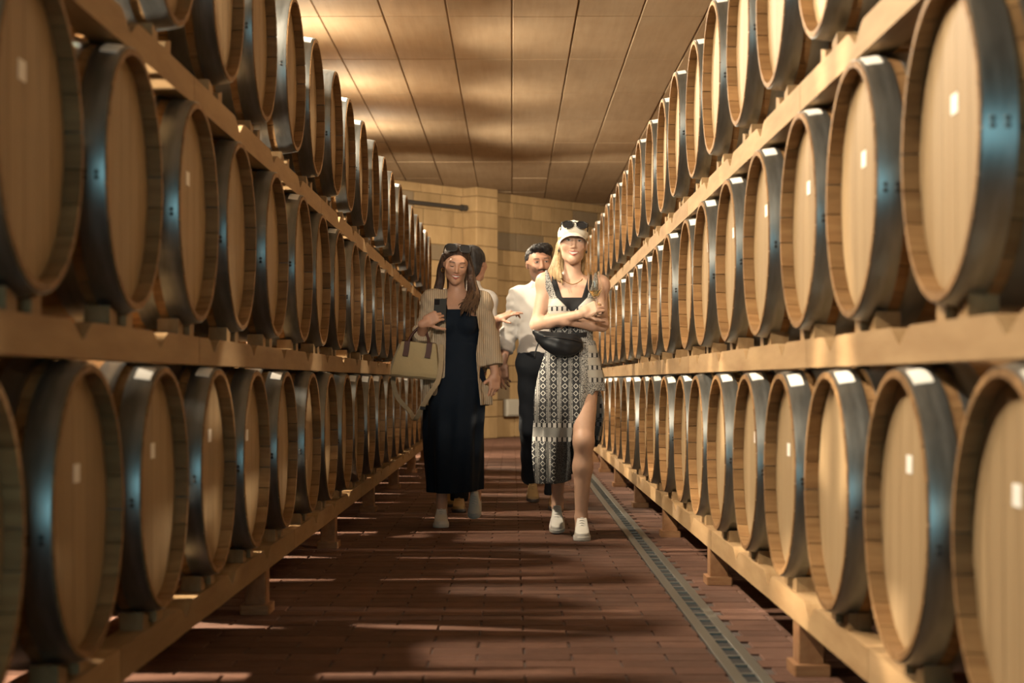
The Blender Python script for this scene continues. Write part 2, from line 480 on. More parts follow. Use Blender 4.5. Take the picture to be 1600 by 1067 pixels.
# the face of a barrel looks along -x in its own frame; for the left rack the barrel is turned by 180 degrees
TAGS = {1: curved_tag(0.012, 0.052, PI/2+0.24, PI/2+0.50).mesh('hoop_tag', TAG_WHITE), -1: curved_tag(0.012, 0.052, PI/2-0.50, PI/2-0.24).mesh('hoop_tag', TAG_WHITE)}
def rivets(s):
    m = MB()
    for a in (PI+0.05, PI+0.09):
        a = a if s > 0 else PI-a
        for x in (0.022, 0.048):
            r = RAD(x)+0.003
            p = Vector((x, r*math.cos(a), r*math.sin(a))); d_ = Vector((0, math.cos(a), math.sin(a)))
            m.tube([p, p+d_*0.003], [0.006, 0.004], 8)
    return m.mesh('rivets', RIVET)
RIV = {1: rivets(1), -1: rivets(-1)}
HTAG = MB().cbox(CH-0.0015, CH, -0.026, 0.026, -0.020, 0.020, 0.0005).mesh('head_tag', TAG_WHITE)
m = MB(); m.tube([(BL/2, 0, RB-0.004), (BL/2, 0, RB+0.006), (BL/2, 0, RB+0.016)], [0.034, 0.030, 0.026], 14)
BUNG_ME = m.mesh('bung', BUNG, 'auto')
ORD = ['first', 'second', 'third', 'fourth', 'fifth', 'sixth', 'seventh', 'eighth', 'ninth', 'tenth', 'eleventh', 'twelfth', 'thirteenth', 'fourteenth',
       'fifteenth', 'sixteenth', 'seventeenth', 'eighteenth', 'nineteenth', 'twentieth', 'twenty-first', 'twenty-second', 'twenty-third', 'twenty-fourth']
# side, tier, rim face |x|, height of rim bottom, first depth, spacing, count
ROWS = [(1, 'bottom', 0.830, 0.288, 2.93, 0.815, 21), (1, 'middle', 0.830, 1.046, 3.40, 0.832, 20), (1, 'top', 0.830, 1.835, 3.895, 0.822, 20),
        (-1, 'bottom', 0.900, 0.300, 2.88, 0.820, 21), (-1, 'middle', 0.900, 1.062, 3.33, 0.828, 20), (-1, 'top', 0.900, 1.845, 3.79, 0.845, 19)]
barrel_spots = []
for (sd, tier, fx, zb, d0, pitch, cnt) in ROWS:
    for k in range(cnt):
        yy = d0+pitch*k+random.uniform(-0.012, 0.012)
        xx = sd*(fx+random.uniform(-0.008, 0.008)); zz = zb+RR
        barrel_spots.append((sd, tier, k, xx, yy, zz))
for (sd, tier, k, xx, yy, zz) in barrel_spots:
    b_ = empty('wine_barrel', (xx, yy, zz-RR), (0, 0, 0 if sd > 0 else PI))
    side = 'right' if sd > 0 else 'left'
    kk = k-1 if tier == 'top' else k      # the nearest barrel of a top tier is above the frame
    tag(b_, ('%s oak barrel from the camera on the %s tier of the %s rack' % (ORD[kk], tier, side)) if kk >= 0 else 'oak barrel at the near end of the %s rack, above the frame' % side, 'barrel', 'wine barrels on the %s tier of the %s rack' % (tier, side))
    spin = random.uniform(-0.12, 0.12)
    near_b = yy < 7.6
    def part(nm, me, rx=0.0):
        o = link(nm, me, None, b_); o.location = (0, 0, RR); o.rotation_euler = (rx, 0, 0); return o
    if near_b:
        for q in range(NS): part('stave', STAVE, 2*PI*q/NS+spin)
        for q in range(NB): part('head_board', BOARDS[q], spin*0.3)
    else:
        part('stave_shell', BODY, spin); part('head', HEAD, spin*0.3)
    part('rear_head', REAR, spin)
    for nm, me in HOOPS: part(nm, me, spin*3)
    if yy < 14:
        part('rivets', RIV[sd], spin*0.6)
    r_ = random.random()
    if (sd > 0 and r_ < 0.93) or (sd < 0 and r_ < 0.30): part('hoop_tag', TAGS[sd], random.uniform(-0.08, 0.08))
    if (tier != 'top' and yy < 9 and random.random() < 0.6):
        o = part('head_tag', HTAG); o.location = (0, random.uniform(-0.03, 0.03), RR+random.uniform(0.07, 0.12))
    part('bung', BUNG_ME)

# ------------------------------------------------------------------ racks
BH, BD = 0.082, 0.075
BEAM_Z = {1: (0.165, 0.928, 1.690), -1: (0.172, 0.938, 1.698)}
BEAM_X = {1: 0.855, -1: 0.930}
WEDGE = MB().add([(-0.03, 0, 0), (0.03, 0, 0), (0.03, 0.07, 0), (-0.03, 0.07, 0), (-0.03, 0, 0.030), (0.03, 0, 0.030), (0.03, 0.07, 0.046), (-0.03, 0.07, 0.046)],
                 [(0, 3, 2, 1), (4, 5, 6, 7), (0, 1, 5, 4), (1, 2, 6, 5), (2, 3, 7, 6), (3, 0, 4, 7)]).mesh('wedge', PINE)
def beam_mesh(y0, y1, notches, h):
    m = MB(); loop = [(y0, 0), (y1, 0), (y1, h)]
    for c in sorted(notches, reverse=True):
        if y0+0.11 < c < y1-0.11:
            loop += [(c+0.10, h), (c+0.07, h-0.008), (c+0.008, h-0.040), (c-0.008, h-0.040), (c-0.07, h-0.008), (c-0.10, h)]
    loop.append((y0, h)); n_ = len(loop)
    vs = [(0, a, b) for a, b in loop]+[(BD, a, b) for a, b in loop]
    fs = [tuple(range(n_)), tuple(range(n_, 2*n_))[::-1]]+[(k, (k+1) % n_, n_+(k+1) % n_, n_+k) for k in range(n_)]
    return m.add(vs, fs).mesh('beam', PINE)
POST = MB().cbox(-0.04, 0.04, -0.06, 0.06, 0, 1, 0.004).mesh('post', PINE_POST)
for sd in (1, -1):
    side = 'right' if sd > 0 else 'left'
    rk = empty('barrel_rack', (sd*BEAM_X[sd], 0, 0)); tag(rk, 'pine beam rack carrying three tiers of barrels along the %s of the aisle' % side, 'rack')
    for ti, tier in enumerate(('bottom', 'middle', 'top')):
        bz = BEAM_Z[sd][ti]
        r_ = [q for q in ROWS if q[0] == sd and q[1] == tier][0]
        d0, pitch, cnt = r_[4], r_[5], r_[6]
        ys0 = d0-pitch*2.5; ye = d0+pitch*(cnt-0.5)
        notches = [d0+pitch*(k+0.5) for k in range(-3, cnt)]
        for which, xo in (('front', 0.0), ('rear', 0.60)):
            yb = ys0; seg = pitch*4
            if (sd, tier) == (-1, 'middle'): yb = 5.14-seg*2
            if (sd, tier) == (1, 'middle'): yb = 5.02-seg*2
            while yb < ye-0.1:
                y1 = min(yb+seg, ye)
                o = link('beam', beam_mesh(yb+0.003, y1-0.003, notches, BH), None, rk)
                o.location = (xo if sd > 0 else -xo-BD, 0, bz)
                yb = y1
        # wedges under each barrel
        for k in range(cnt):
            yc = d0+pitch*k
            if yc > 12: break
            for s2 in (1, -1):
                o = link('wedge', WEDGE, None, rk); o.location = (sd*0.04, yc+s2*0.05, bz+BH)
                o.rotation_euler = (0, 0, 0 if s2 > 0 else PI)
        # uprights carrying the next tier, standing in the gaps
        if ti < 2:
            ztop = BEAM_Z[sd][ti+1]
            for k in range(1, cnt, 3):
                for xo in (0.118, 0.56):
                    o = link('upright', POST, None, rk); o.location = (sd*xo, d0+pitch*(k+0.5), bz+BH-0.03); o.scale = (0.8, 0.5, ztop-bz-BH+0.03)
    ps = [2.9, 5.27, 7.6, 9.9, 12.2, 14.6, 16.9, 19.0] if sd > 0 else [4.1, 6.65, 9.25, 11.8, 14.3, 16.8, 19.3]
    for yv in ps:
        for xo in (0.05, 0.63):
            o = link('post', POST, None, rk); o.location = (sd*xo, yv, 0.035); o.scale = (1, 0.85, BEAM_Z[sd][0]-0.035)
            o = link('foot_block', POST, None, rk); o.location = (sd*xo, yv, 0.0); o.scale = (1.4, 1.3, 0.035)

# ------------------------------------------------------------------ implicit-surface modelling (people, clothes, hair)
V3 = lambda *a: np.array(a, dtype=np.float64)
def cap(a, b, ra, rb=None):
    a = np.array(a, float); b = np.array(b, float); rb = ra if rb is None else rb
    ba = b-a; l2 = max(float(ba@ba), 1e-9)
    def fn(x, y, z):
        t = np.clip(((x-a[0])*ba[0]+(y-a[1])*ba[1]+(z-a[2])*ba[2])/l2, 0, 1)
        dx = x-a[0]-t*ba[0]; dy = y-a[1]-t*ba[1]; dz = z-a[2]-t*ba[2]
        return np.sqrt(dx*dx+dy*dy+dz*dz)-(ra+t*(rb-ra))
    r = max(ra, rb)
    return fn, np.minimum(a, b)-r, np.maximum(a, b)+r
def ell(c, r):
    c = np.array(c, float); r = np.array(r, float)
    def fn(x, y, z):
        u, v, w_ = (x-c[0])/r[0], (y-c[1])/r[1], (z-c[2])/r[2]
        k0 = np.sqrt(u*u+v*v+w_*w_); k1 = np.sqrt((u/r[0])**2+(v/r[1])**2+(w_/r[2])**2)+1e-9
        return k0*(k0-1)/k1
    return fn, c-r, c+r
def rbox(c, h, r):
    c = np.array(c, float); h = np.array(h, float)
    def fn(x, y, z):
        qx, qy, qz = np.abs(x-c[0])-h[0]+r, np.abs(y-c[1])-h[1]+r, np.abs(z-c[2])-h[2]+r
        return np.sqrt(np.maximum(qx, 0)**2+np.maximum(qy, 0)**2+np.maximum(qz, 0)**2)+np.minimum(np.maximum(qx, np.maximum(qy, qz)), 0)-r
    return fn, c-h, c+h
def loft(zs, cx, cy, rx, ry, wob=None):
    """stacked ellipses along z, cut flat at both ends"""
    zs = np.array(zs, float); o = np.argsort(zs); zs = zs[o]
    cx, cy, rx, ry = (np.array(q, float)[o] for q in (cx, cy, rx, ry))
    def fn(x, y, z):
        ax = np.interp(z, zs, cx); ay = np.interp(z, zs, cy); bx = np.interp(z, zs, rx); by = np.interp(z, zs, ry)
        u, v = (x-ax)/bx, (y-ay)/by
        k = np.sqrt(u*u+v*v)
        d = (k-1)*np.minimum(bx, by)
        if wob is not None: d = d+wob(np.arctan2(u, -v), z)
        return np.maximum(d, np.maximum(zs[0]-z, z-zs[-1]))
    m = 0.03
    return fn, np.array([(cx-rx).min()-m, (cy-ry).min()-m, zs[0]]), np.array([(cx+rx).max()+m, (cy+ry).max()+m, zs[-1]])
def rot(rx=0, ry=0, rz=0):
    return np.array((Matrix.Rotation(math.radians(rz), 3, 'Z') @ Matrix.Rotation(math.radians(ry), 3, 'Y') @ Matrix.Rotation(math.radians(rx), 3, 'X')))
class G:
    """a grid of signed distances in a person's own frame"""
    def __init__(s, lo, hi, h):
        s.lo = np.array(lo, float); s.h = h
        s.n = np.ceil((np.array(hi, float)-s.lo)/h).astype(int)+1
        s.f = np.full(s.n, 0.2, np.float32)
    def _sl(s, lo, hi, pad):
        i0 = np.clip(np.floor((np.array(lo)-pad-s.lo)/s.h).astype(int), 0, s.n-1)
        i1 = np.clip(np.ceil((np.array(hi)+pad-s.lo)/s.h).astype(int)+1, 1, s.n)
        sl = tuple(slice(a, b) for a, b in zip(i0, i1))
        ax = [(s.lo[d]+np.arange(i0[d], i1[d])*s.h).astype(np.float32) for d in range(3)]
        return sl, ax[0][:, None, None], ax[1][None, :, None], ax[2][None, None, :]
    def op(s, prim, k=0.02, fr=None, mode='u', inf=0.0):
        fn, lo, hi = prim
        if fr is not None:
            R, c, sc = fr
            cs = np.array([[(lo, hi)[i][0], (lo, hi)[j][1], (lo, hi)[q][2]] for i in (0, 1) for j in (0, 1) for q in (0, 1)])
            w_ = (cs*sc) @ R.T+c; lo, hi = w_.min(0), w_.max(0)
        pad = k+abs(inf)+3*s.h
        sl, x, y, z = s._sl(lo, hi, pad)
        if min(q.stop-q.start for q in sl) < 1: return s
        if fr is not None:
            X, Y, Z = x-c[0], y-c[1], z-c[2]
            d = fn((R[0, 0]*X+R[1, 0]*Y+R[2, 0]*Z)/sc, (R[0, 1]*X+R[1, 1]*Y+R[2, 1]*Z)/sc, (R[0, 2]*X+R[1, 2]*Y+R[2, 2]*Z)/sc)*sc
        else: d = fn(x, y, z)
        d = d-inf
        f = s.f[sl]
        if mode == 'u':
            m = np.maximum(k-np.abs(f-d), 0)/k if k > 0 else 0
            s.f[sl] = np.minimum(f, d)-m*m*k/4
        else:
            d = -d
            m = np.maximum(k-np.abs(f-d), 0)/k if k > 0 else 0
            s.f[sl] = np.maximum(f, d)+m*m*k/4
        return s
    def u(s, prim, k=0.02, fr=None, inf=0.0): return s.op(prim, k, fr, 'u', inf)
    def sub(s, prim, k=0.01, fr=None): return s.op(prim, k, fr, 's')
    def full(s):
        ax = [(s.lo[d]+np.arange(s.n[d])*s.h).astype(np.float32) for d in range(3)]
        return ax[0][:, None, None], ax[1][None, :, None], ax[2][None, None, :]
    def keep(s, fn):
        """intersect with fn <= 0"""
        s.f = np.maximum(s.f, fn(*s.full())).astype(np.float32); return s
    def disp(s, fn):
        s.f = (s.f+fn(*s.full())).astype(np.float32); return s
    def mesh(s, name, mats, smooth_iter=1):
        f = s.f; f[0] = f[-1] = 0.2; f[:, 0] = f[:, -1] = 0.2; f[:, :, 0] = f[:, :, -1] = 0.2
        ins = f < 0
        cnt = np.zeros(np.array(f.shape)-1, np.int8)
        for dx in (0, 1):
            for dy in (0, 1):
                for dz in (0, 1):
                    cnt += ins[dx:dx+cnt.shape[0], dy:dy+cnt.shape[1], dz:dz+cnt.shape[2]]
        act = (cnt > 0) & (cnt < 8)
        ijk = np.argwhere(act)
        ids = np.full(act.shape, -1, np.int32); ids[act] = np.arange(len(ijk))
        off = [(a, b, c) for a in (0, 1) for b in (0, 1) for c in (0, 1)]
        val = np.stack([f[ijk[:, 0]+a, ijk[:, 1]+b, ijk[:, 2]+c] for a, b, c in off], 1)
        pos = np.zeros((len(ijk), 3)); num = np.zeros(len(ijk))
        for i in range(8):
            for j in range(i+1, 8):
                oi, oj = np.array(off[i]), np.array(off[j])
                if np.abs(oi-oj).sum() != 1: continue
                m = (val[:, i] < 0) != (val[:, j] < 0)
                t = val[m, i]/(val[m, i]-val[m, j])
                pos[m] += oi+t[:, None]*(oj-oi); num[m] += 1
        v = s.lo+(ijk+pos/num[:, None])*s.h
        fs = []
        for ax_ in range(3):
            b_, c_ = (ax_+1) % 3, (ax_+2) % 3
            lo_ = [slice(None)]*3; hi_ = [slice(None)]*3
            lo_[ax_] = slice(0, -1); hi_[ax_] = slice(1, None)
            a0, a1 = ins[tuple(lo_)], ins[tuple(hi_)]
            for sign, msk in ((1, a0 & ~a1), (-1, ~a0 & a1)):
                p = np.argwhere(msk)
                ok = (p[:, b_] > 0) & (p[:, c_] > 0) & (p[:, b_] < ids.shape[b_]) & (p[:, c_] < ids.shape[c_])
                p = p[ok]
                q = []
                for (db, dc) in ((-1, -1), (0, -1), (0, 0), (-1, 0)):
                    r_ = p.copy(); r_[:, b_] += db; r_[:, c_] += dc; q.append(ids[r_[:, 0], r_[:, 1], r_[:, 2]])
                q = np.stack(q, 1)
                fs.append(q if sign > 0 else q[:, ::-1])
        fs = np.concatenate(fs)
        for _ in range(smooth_iter):           # light relaxation
            acc = np.zeros_like(v); n_ = np.zeros(len(v))
            for a in range(4):
                b2 = (a+1) % 4
                np.add.at(acc, fs[:, a], v[fs[:, b2]]); np.add.at(n_, fs[:, a], 1)
                np.add.at(acc, fs[:, b2], v[fs[:, a]]); np.add.at(n_, fs[:, b2], 1)
            v = 0.5*v+0.5*acc/np.maximum(n_, 1)[:, None]
        me = bpy.data.meshes.new(name)
        me.vertices.add(len(v)); me.vertices.foreach_set('co', v.astype(np.float32).ravel())
        me.loops.add(len(fs)*4); me.loops.foreach_set('vertex_index', fs.astype(np.int32).ravel())
        me.polygons.add(len(fs)); me.polygons.foreach_set('loop_start', np.arange(len(fs), dtype=np.int32)*4)
        me.polygons.foreach_set('loop_total', np.full(len(fs), 4, np.int32))
        me.polygons.foreach_set('use_smooth', np.ones(len(fs), bool))
        me.update(calc_edges=True); me.validate()
        for m in (mats if isinstance(mats, (list, tuple)) else [mats]): me.materials.append(m)
        return me, v
def paint(me, v, layers):
    """store a colour per vertex (skin, lips, brows, teeth are really of these colours); alpha is coverage"""
    col = np.zeros((len(v), 4), np.float32)
    for mask, rgb in layers:
        a = np.clip(mask, 0, 1)[:, None]
        col[:, :3] = col[:, :3]*(1-a)+np.array(rgb)*a; col[:, 3:] = np.maximum(col[:, 3:], a)
    at = me.attributes.new('tint', 'FLOAT_COLOR', 'POINT'); at.data.foreach_set('color', col.ravel())
def spline(pts, n=6):
    p = [np.array(q, float) for q in pts]; p = [2*p[0]-p[1]]+p+[2*p[-1]-p[-2]]; out = []
    for i in range(1, len(p)-2):
        for t in np.linspace(0, 1, n, endpoint=False):
            a, b, c, d = p[i-1:i+3]
            out.append(0.5*(2*b+(c-a)*t+(2*a-5*b+4*c-d)*t*t+(3*b-a-3*c+d)*t**3))
    out.append(p[-2]); return out
def chain(g, pts, r0, r1, k=0.01, fr=None, n=4, rm=None):
    q = spline(pts, n); m = len(q)-1
    for i in range(m):
        if rm is None: a, b = r0+(r1-r0)*i/m, r0+(r1-r0)*(i+1)/m
        else:
            f_ = lambda t: np.interp(t, [0, 0.5, 1], [r0, rm, r1]); a, b = f_(i/m), f_((i+1)/m)
        g.u(cap(q[i], q[i+1], a, b), k, fr)

def skin_mat(name, base):
    m, nt, b = new_mat(name)
    at = N(nt, 'ShaderNodeAttribute', attribute_name='tint')
    n1 = noise(nt, objco(nt), 60, 3)
    c0 = mixrgb(nt, n1, tuple(x*0.92 for x in base), tuple(min(1, x*1.06) for x in base))
    L(nt, mixrgb(nt, at.outputs['Alpha'], c0, at.outputs['Color']), b.inputs['Base Color'])
    b.inputs['Roughness'].default_value = 0.5; b.inputs['Specular IOR Level'].default_value = 0.35
    b.inputs['Subsurface Weight'].default_value = 0.06; b.inputs['Subsurface Radius'].default_value = (0.010, 0.004, 0.002); b.inputs['Subsurface Scale'].default_value = 0.5
    return m
def hair_mat(name, a, bb, stretch=(90, 90, 6)):
    m, nt, b = new_mat(name)
    n1 = noise(nt, mapping(nt, objco(nt), stretch), 1.0, 4, 0.6)
    L(nt, ramp(nt, n1, [(0.32, a), (0.68, bb)]), b.inputs['Base Color'])
    b.inputs['Roughness'].default_value = 0.55; b.inputs['Specular IOR Level'].default_value = 0.22
    bump(nt, b, n1, 0.7, 0.006)
    return m
def cloth_mat(name, col, vary=0.15, scale=25, rough=0.85):
    m, nt, b = new_mat(name)
    n1 = noise(nt, objco(nt), scale, 4, 0.6)
    L(nt, mixrgb(nt, n1, tuple(x*(1-vary) for x in col), tuple(x*(1+vary) for x in col)), b.inputs['Base Color'])
    b.inputs['Roughness'].default_value = rough; b.inputs['Specular IOR Level'].default_value = 0.2
    bump(nt, b, n1, 0.25, 0.004)
    return m
def striped_mat(name, a, bb, freq):
    m, nt, b = new_mat(name)
    co = objco(nt)
    sx = N(nt, 'ShaderNodeSeparateXYZ'); L(nt, co, sx.inputs[0])
    n1 = noise(nt, co, 9, 3)
    ph = math_n(nt, 'ADD', math_n(nt, 'MULTIPLY', sx.outputs[0], freq), math_n(nt, 'MULTIPLY', n1, 5.0))
    w_ = math_n(nt, 'MULTIPLY_ADD', math_n(nt, 'SINE', ph), 0.5, 0.5)
    L(nt, ramp(nt, w_, [(0.12, a), (0.5, bb)]), b.inputs['Base Color'])
    b.inputs['Roughness'].default_value = 0.9; b.inputs['Specular IOR Level'].default_value = 0.15
    bump(nt, b, math_n(nt, 'ADD', w_, noise(nt, co, 22, 4)), 0.35, 0.005)
    return m
def dress_mat():
    """black and white block print: columns of diamonds, speckle, and plain bands"""
    m, nt, b = new_mat('printed_dress')
    co = objco(nt)
    sx = N(nt, 'ShaderNodeSeparateXYZ'); L(nt, co, sx.inputs[0])
    x, z = sx.outputs[0], sx.outputs[2]
    n1 = noise(nt, co, 6, 2)
    xw = math_n(nt, 'ADD', x, math_n(nt, 'MULTIPLY', n1, 0.02))
    vor = N(nt, 'ShaderNodeTexVoronoi'); vor.inputs['Scale'].default_value = 150; L(nt, co, vor.inputs['Vector'])
    speck = math_n(nt, 'GREATER_THAN', vor.outputs['Distance'], 0.42)
    # columns 9 cm wide
    fx = math_n(nt, 'ABSOLUTE', math_n(nt, 'SUBTRACT', math_n(nt, 'FRACT', math_n(nt, 'DIVIDE', xw, 0.062)), 0.5))
    fz = math_n(nt, 'ABSOLUTE', math_n(nt, 'SUBTRACT', math_n(nt, 'FRACT', math_n(nt, 'DIVIDE', z, 0.040)), 0.5))
    dia = math_n(nt, 'ADD', math_n(nt, 'MULTIPLY', fx, 1.6), fz)
    ring = math_n(nt, 'LESS_THAN', math_n(nt, 'ABSOLUTE', math_n(nt, 'SUBTRACT', dia, 0.34)), 0.085)
    line = math_n(nt, 'GREATER_THAN', fx, 0.44)
    dots = math_n(nt, 'LESS_THAN', math_n(nt, 'ABSOLUTE', math_n(nt, 'SUBTRACT', fx, 0.36)), 0.035)
    dots = math_n(nt, 'MULTIPLY', dots, speck)
    colm = math_n(nt, 'MAXIMUM', math_n(nt, 'MAXIMUM', ring, math_n(nt, 'MULTIPLY', line, 0.6)), dots)
    # which half of the cloth: speckled on the viewer's right, columns elsewhere
    side = math_n(nt, 'MAXIMUM', math_n(nt, 'GREATER_THAN', xw, 0.062), math_n(nt, 'GREATER_THAN', z, 1.24))
    pat = N(nt, 'ShaderNodeMix', data_type='FLOAT'); L(nt, side, pat.inputs[0]); L(nt, colm, pat.inputs[2]); L(nt, speck, pat.inputs[3])
    base = mixrgb(nt, pat.outputs[0], (0.022, 0.023, 0.025), (0.27, 0.265, 0.25))
    # plain pale bands edged with a dark motif row
    def band(c, hw):
        return math_n(nt, 'LESS_THAN', math_n(nt, 'ABSOLUTE', math_n(nt, 'SUBTRACT', z, c)), hw)
    pale = (0.32, 0.30, 0.26)
    out = base
    for c, hw in ((1.333, 0.022), (1.262, 0.022), (0.600, 0.026)):
        out = mixrgb(nt, band(c, hw), out, (0.38, 0.365, 0.33) if c > 0.7 else (0.16, 0.157, 0.148))
    side2 = math_n(nt, 'GREATER_THAN', xw, 0.10)
    for c in (1.07, 1.00, 0.93, 0.78, 0.715):
        k = math_n(nt, 'MULTIPLY', band(c, 0.021), side2); out = mixrgb(nt, k, out, pale)
    motif = math_n(nt, 'GREATER_THAN', math_n(nt, 'ABSOLUTE', math_n(nt, 'SINE', math_n(nt, 'MULTIPLY', x, 110.0))), 0.55)
    for c in (1.295, 0.640, 0.560, 1.035, 0.965, 0.895, 0.745, 0.69):
        k = band(c, 0.012)
        if c < 1.2 and c > 0.66: k = math_n(nt, 'MULTIPLY', k, side2)
        out = mixrgb(nt, k, out, mixrgb(nt, motif, (0.02, 0.02, 0.022), (0.33, 0.32, 0.30)))
    low = math_n(nt, 'LESS_THAN', z, 0.548)
    low = math_n(nt, 'MULTIPLY', low, math_n(nt, 'GREATER_THAN', xw, -0.085))
    out = mixrgb(nt, low, out, mixrgb(nt, speck, (0.016, 0.017, 0.019), (0.06, 0.06, 0.06)))
    L(nt, out, b.inputs['Base Color']); b.inputs['Roughness'].default_value = 0.85; b.inputs['Specular IOR Level'].default_value = 0.2
    bump(nt, b, n1, 0.3, 0.01)
    return m

# ------------------------------------------------------------------ anatomy
def torso(g, J, w=1.0, female=True, inf=0.0, k=0.06):
    pel, wai, che, nb = (np.array(J[q], float) for q in ('pelvis', 'waist', 'chest', 'neck'))
    S = [np.array(J['sh_l'], float), np.array(J['sh_r'], float)]
    if female:
        g.u(ell(pel+V3(0, 0.01, 0), (0.165*w, 0.115*w, 0.115)), k, None, inf)
        g.u(ell(wai, (0.118*w, 0.088*w, 0.13)), k, None, inf)
        g.u(ell(che, (0.138*w, 0.098*w, 0.155)), k, None, inf)
        for s_ in (-1, 1): g.u(ell(che+V3(s_*0.064, -0.078, -0.012), (0.056, 0.048, 0.056)), 0.03, None, inf)
    else:
        g.u(ell(pel, (0.165*w, 0.115*w, 0.12)), k, None, inf)
        g.u(ell(wai, (0.150*w, 0.105*w, 0.15)), k, None, inf)
        g.u(ell(che, (0.175*w, 0.118*w, 0.18)), k, None, inf)
    for s_ in S:
        g.u(cap(nb+V3(0, 0.02, -0.015), s_+V3(0, 0, 0.005), 0.040, 0.044 if female else 0.055), 0.05, None, inf)
        g.u(cap(che+V3(0, 0, 0.05), s_, 0.06, 0.046 if female else 0.058), 0.05, None, inf)
def limb(g, a, b, ra, rb, k=0.03, inf=0.0): g.u(cap(a, b, ra, rb), k, None, inf)
def arm(g, sh, el, wr, w=1.0, inf=0.0):
    sh, el, wr = (np.array(q, float) for q in (sh, el, wr))
    limb(g, sh, el, 0.043*w, 0.034*w, 0.04, inf)
    m = el+(wr-el)*0.28
    limb(g, el, m, 0.034*w, 0.037*w, 0.02, inf); limb(g, m, wr, 0.037*w, 0.024*w, 0.02, inf)
def leg(g, hip, kn, an, w=1.0, inf=0.0):
    hip, kn, an = (np.array(q, float) for q in (hip, kn, an))
    limb(g, hip, kn, 0.084*w, 0.054*w, 0.05, inf)
    g.u(ell(kn+V3(0, -0.014, 0.004), (0.042*w, 0.044*w, 0.05)), 0.03, None, inf)
    m = kn+(an-kn)*0.33
    limb(g, kn, m, 0.050*w, 0.050*w, 0.03, inf); limb(g, m, an, 0.050*w, 0.032*w, 0.03, inf)
    g.u(ell(m+V3(0, 0.024, 0), (0.042*w, 0.040*w, 0.09)), 0.03, None, inf)
def basis(y, z):
    """frame whose 2nd axis is y and 3rd axis is near z"""
    y = np.array(y, float); y /= np.linalg.norm(y); z = np.array(z, float); z = z-y*(y@z); z /= np.linalg.norm(z)
    return np.stack([np.cross(y, z), y, z], 1)
def hand(g, wrist, fwd, back, thumb, curls, thumb_curl=30, sc=1.0, spread=4):
    """fwd: finger direction, back: back-of-hand normal, thumb: +1 when the thumb lies on +x of that frame"""
    R = basis(fwd, back); c = np.array(wrist, float); fr = (R, c, sc)
    g.u(cap((0, -0.02, 0), (0, 0.02, 0), 0.022, 0.024), 0.015, fr)
    g.u(rbox((0.0, 0.048, 0.0), (0.038, 0.045, 0.013), 0.012), 0.012, fr)
    g.u(ell((thumb*0.022, 0.032, -0.008), (0.018, 0.030, 0.015)), 0.01, fr)
    spec = [(0.028, 0.087, 0.072, 0.0088), (0.009, 0.093, 0.080, 0.0090), (-0.010, 0.089, 0.074, 0.0086), (-0.028, 0.080, 0.058, 0.0076)]
    for i, (x, y, ln, r) in enumerate(spec):
        p = V3(thumb*x, y, 0.0); a = 0.0
        yaw = math.radians(spread*(1.5-i))*thumb
        for q, (fr_, cu) in enumerate(zip((0.44, 0.31, 0.25), curls[i])):
            a += math.radians(cu)
            d = V3(math.sin(yaw)*math.cos(a), math.cos(yaw)*math.cos(a), -math.sin(a))
            e = p+d*ln*fr_
            g.u(cap(p, e, r*(1-0.08*q), r*(1-0.08*(q+1))), 0.004, fr); p = e
    p = V3(thumb*0.033, 0.028, -0.006); d0 = V3(thumb*0.72, 0.66, -0.2); t = math.radians(thumb_curl)
    for q, ln in enumerate((0.036, 0.028, 0.024)):
        d = d0/np.linalg.norm(d0)
        e = p+d*ln; g.u(cap(p, e, 0.0105-0.0008*q, 0.0100-0.0012*q), 0.006, fr); p = e
        d0 = V3(thumb*(0.72-0.55*math.sin(t)*(q+1)/2), 0.66+0.2*math.cos(t), -0.2-0.5*math.sin(t)*(q+1)/2)
    return fr
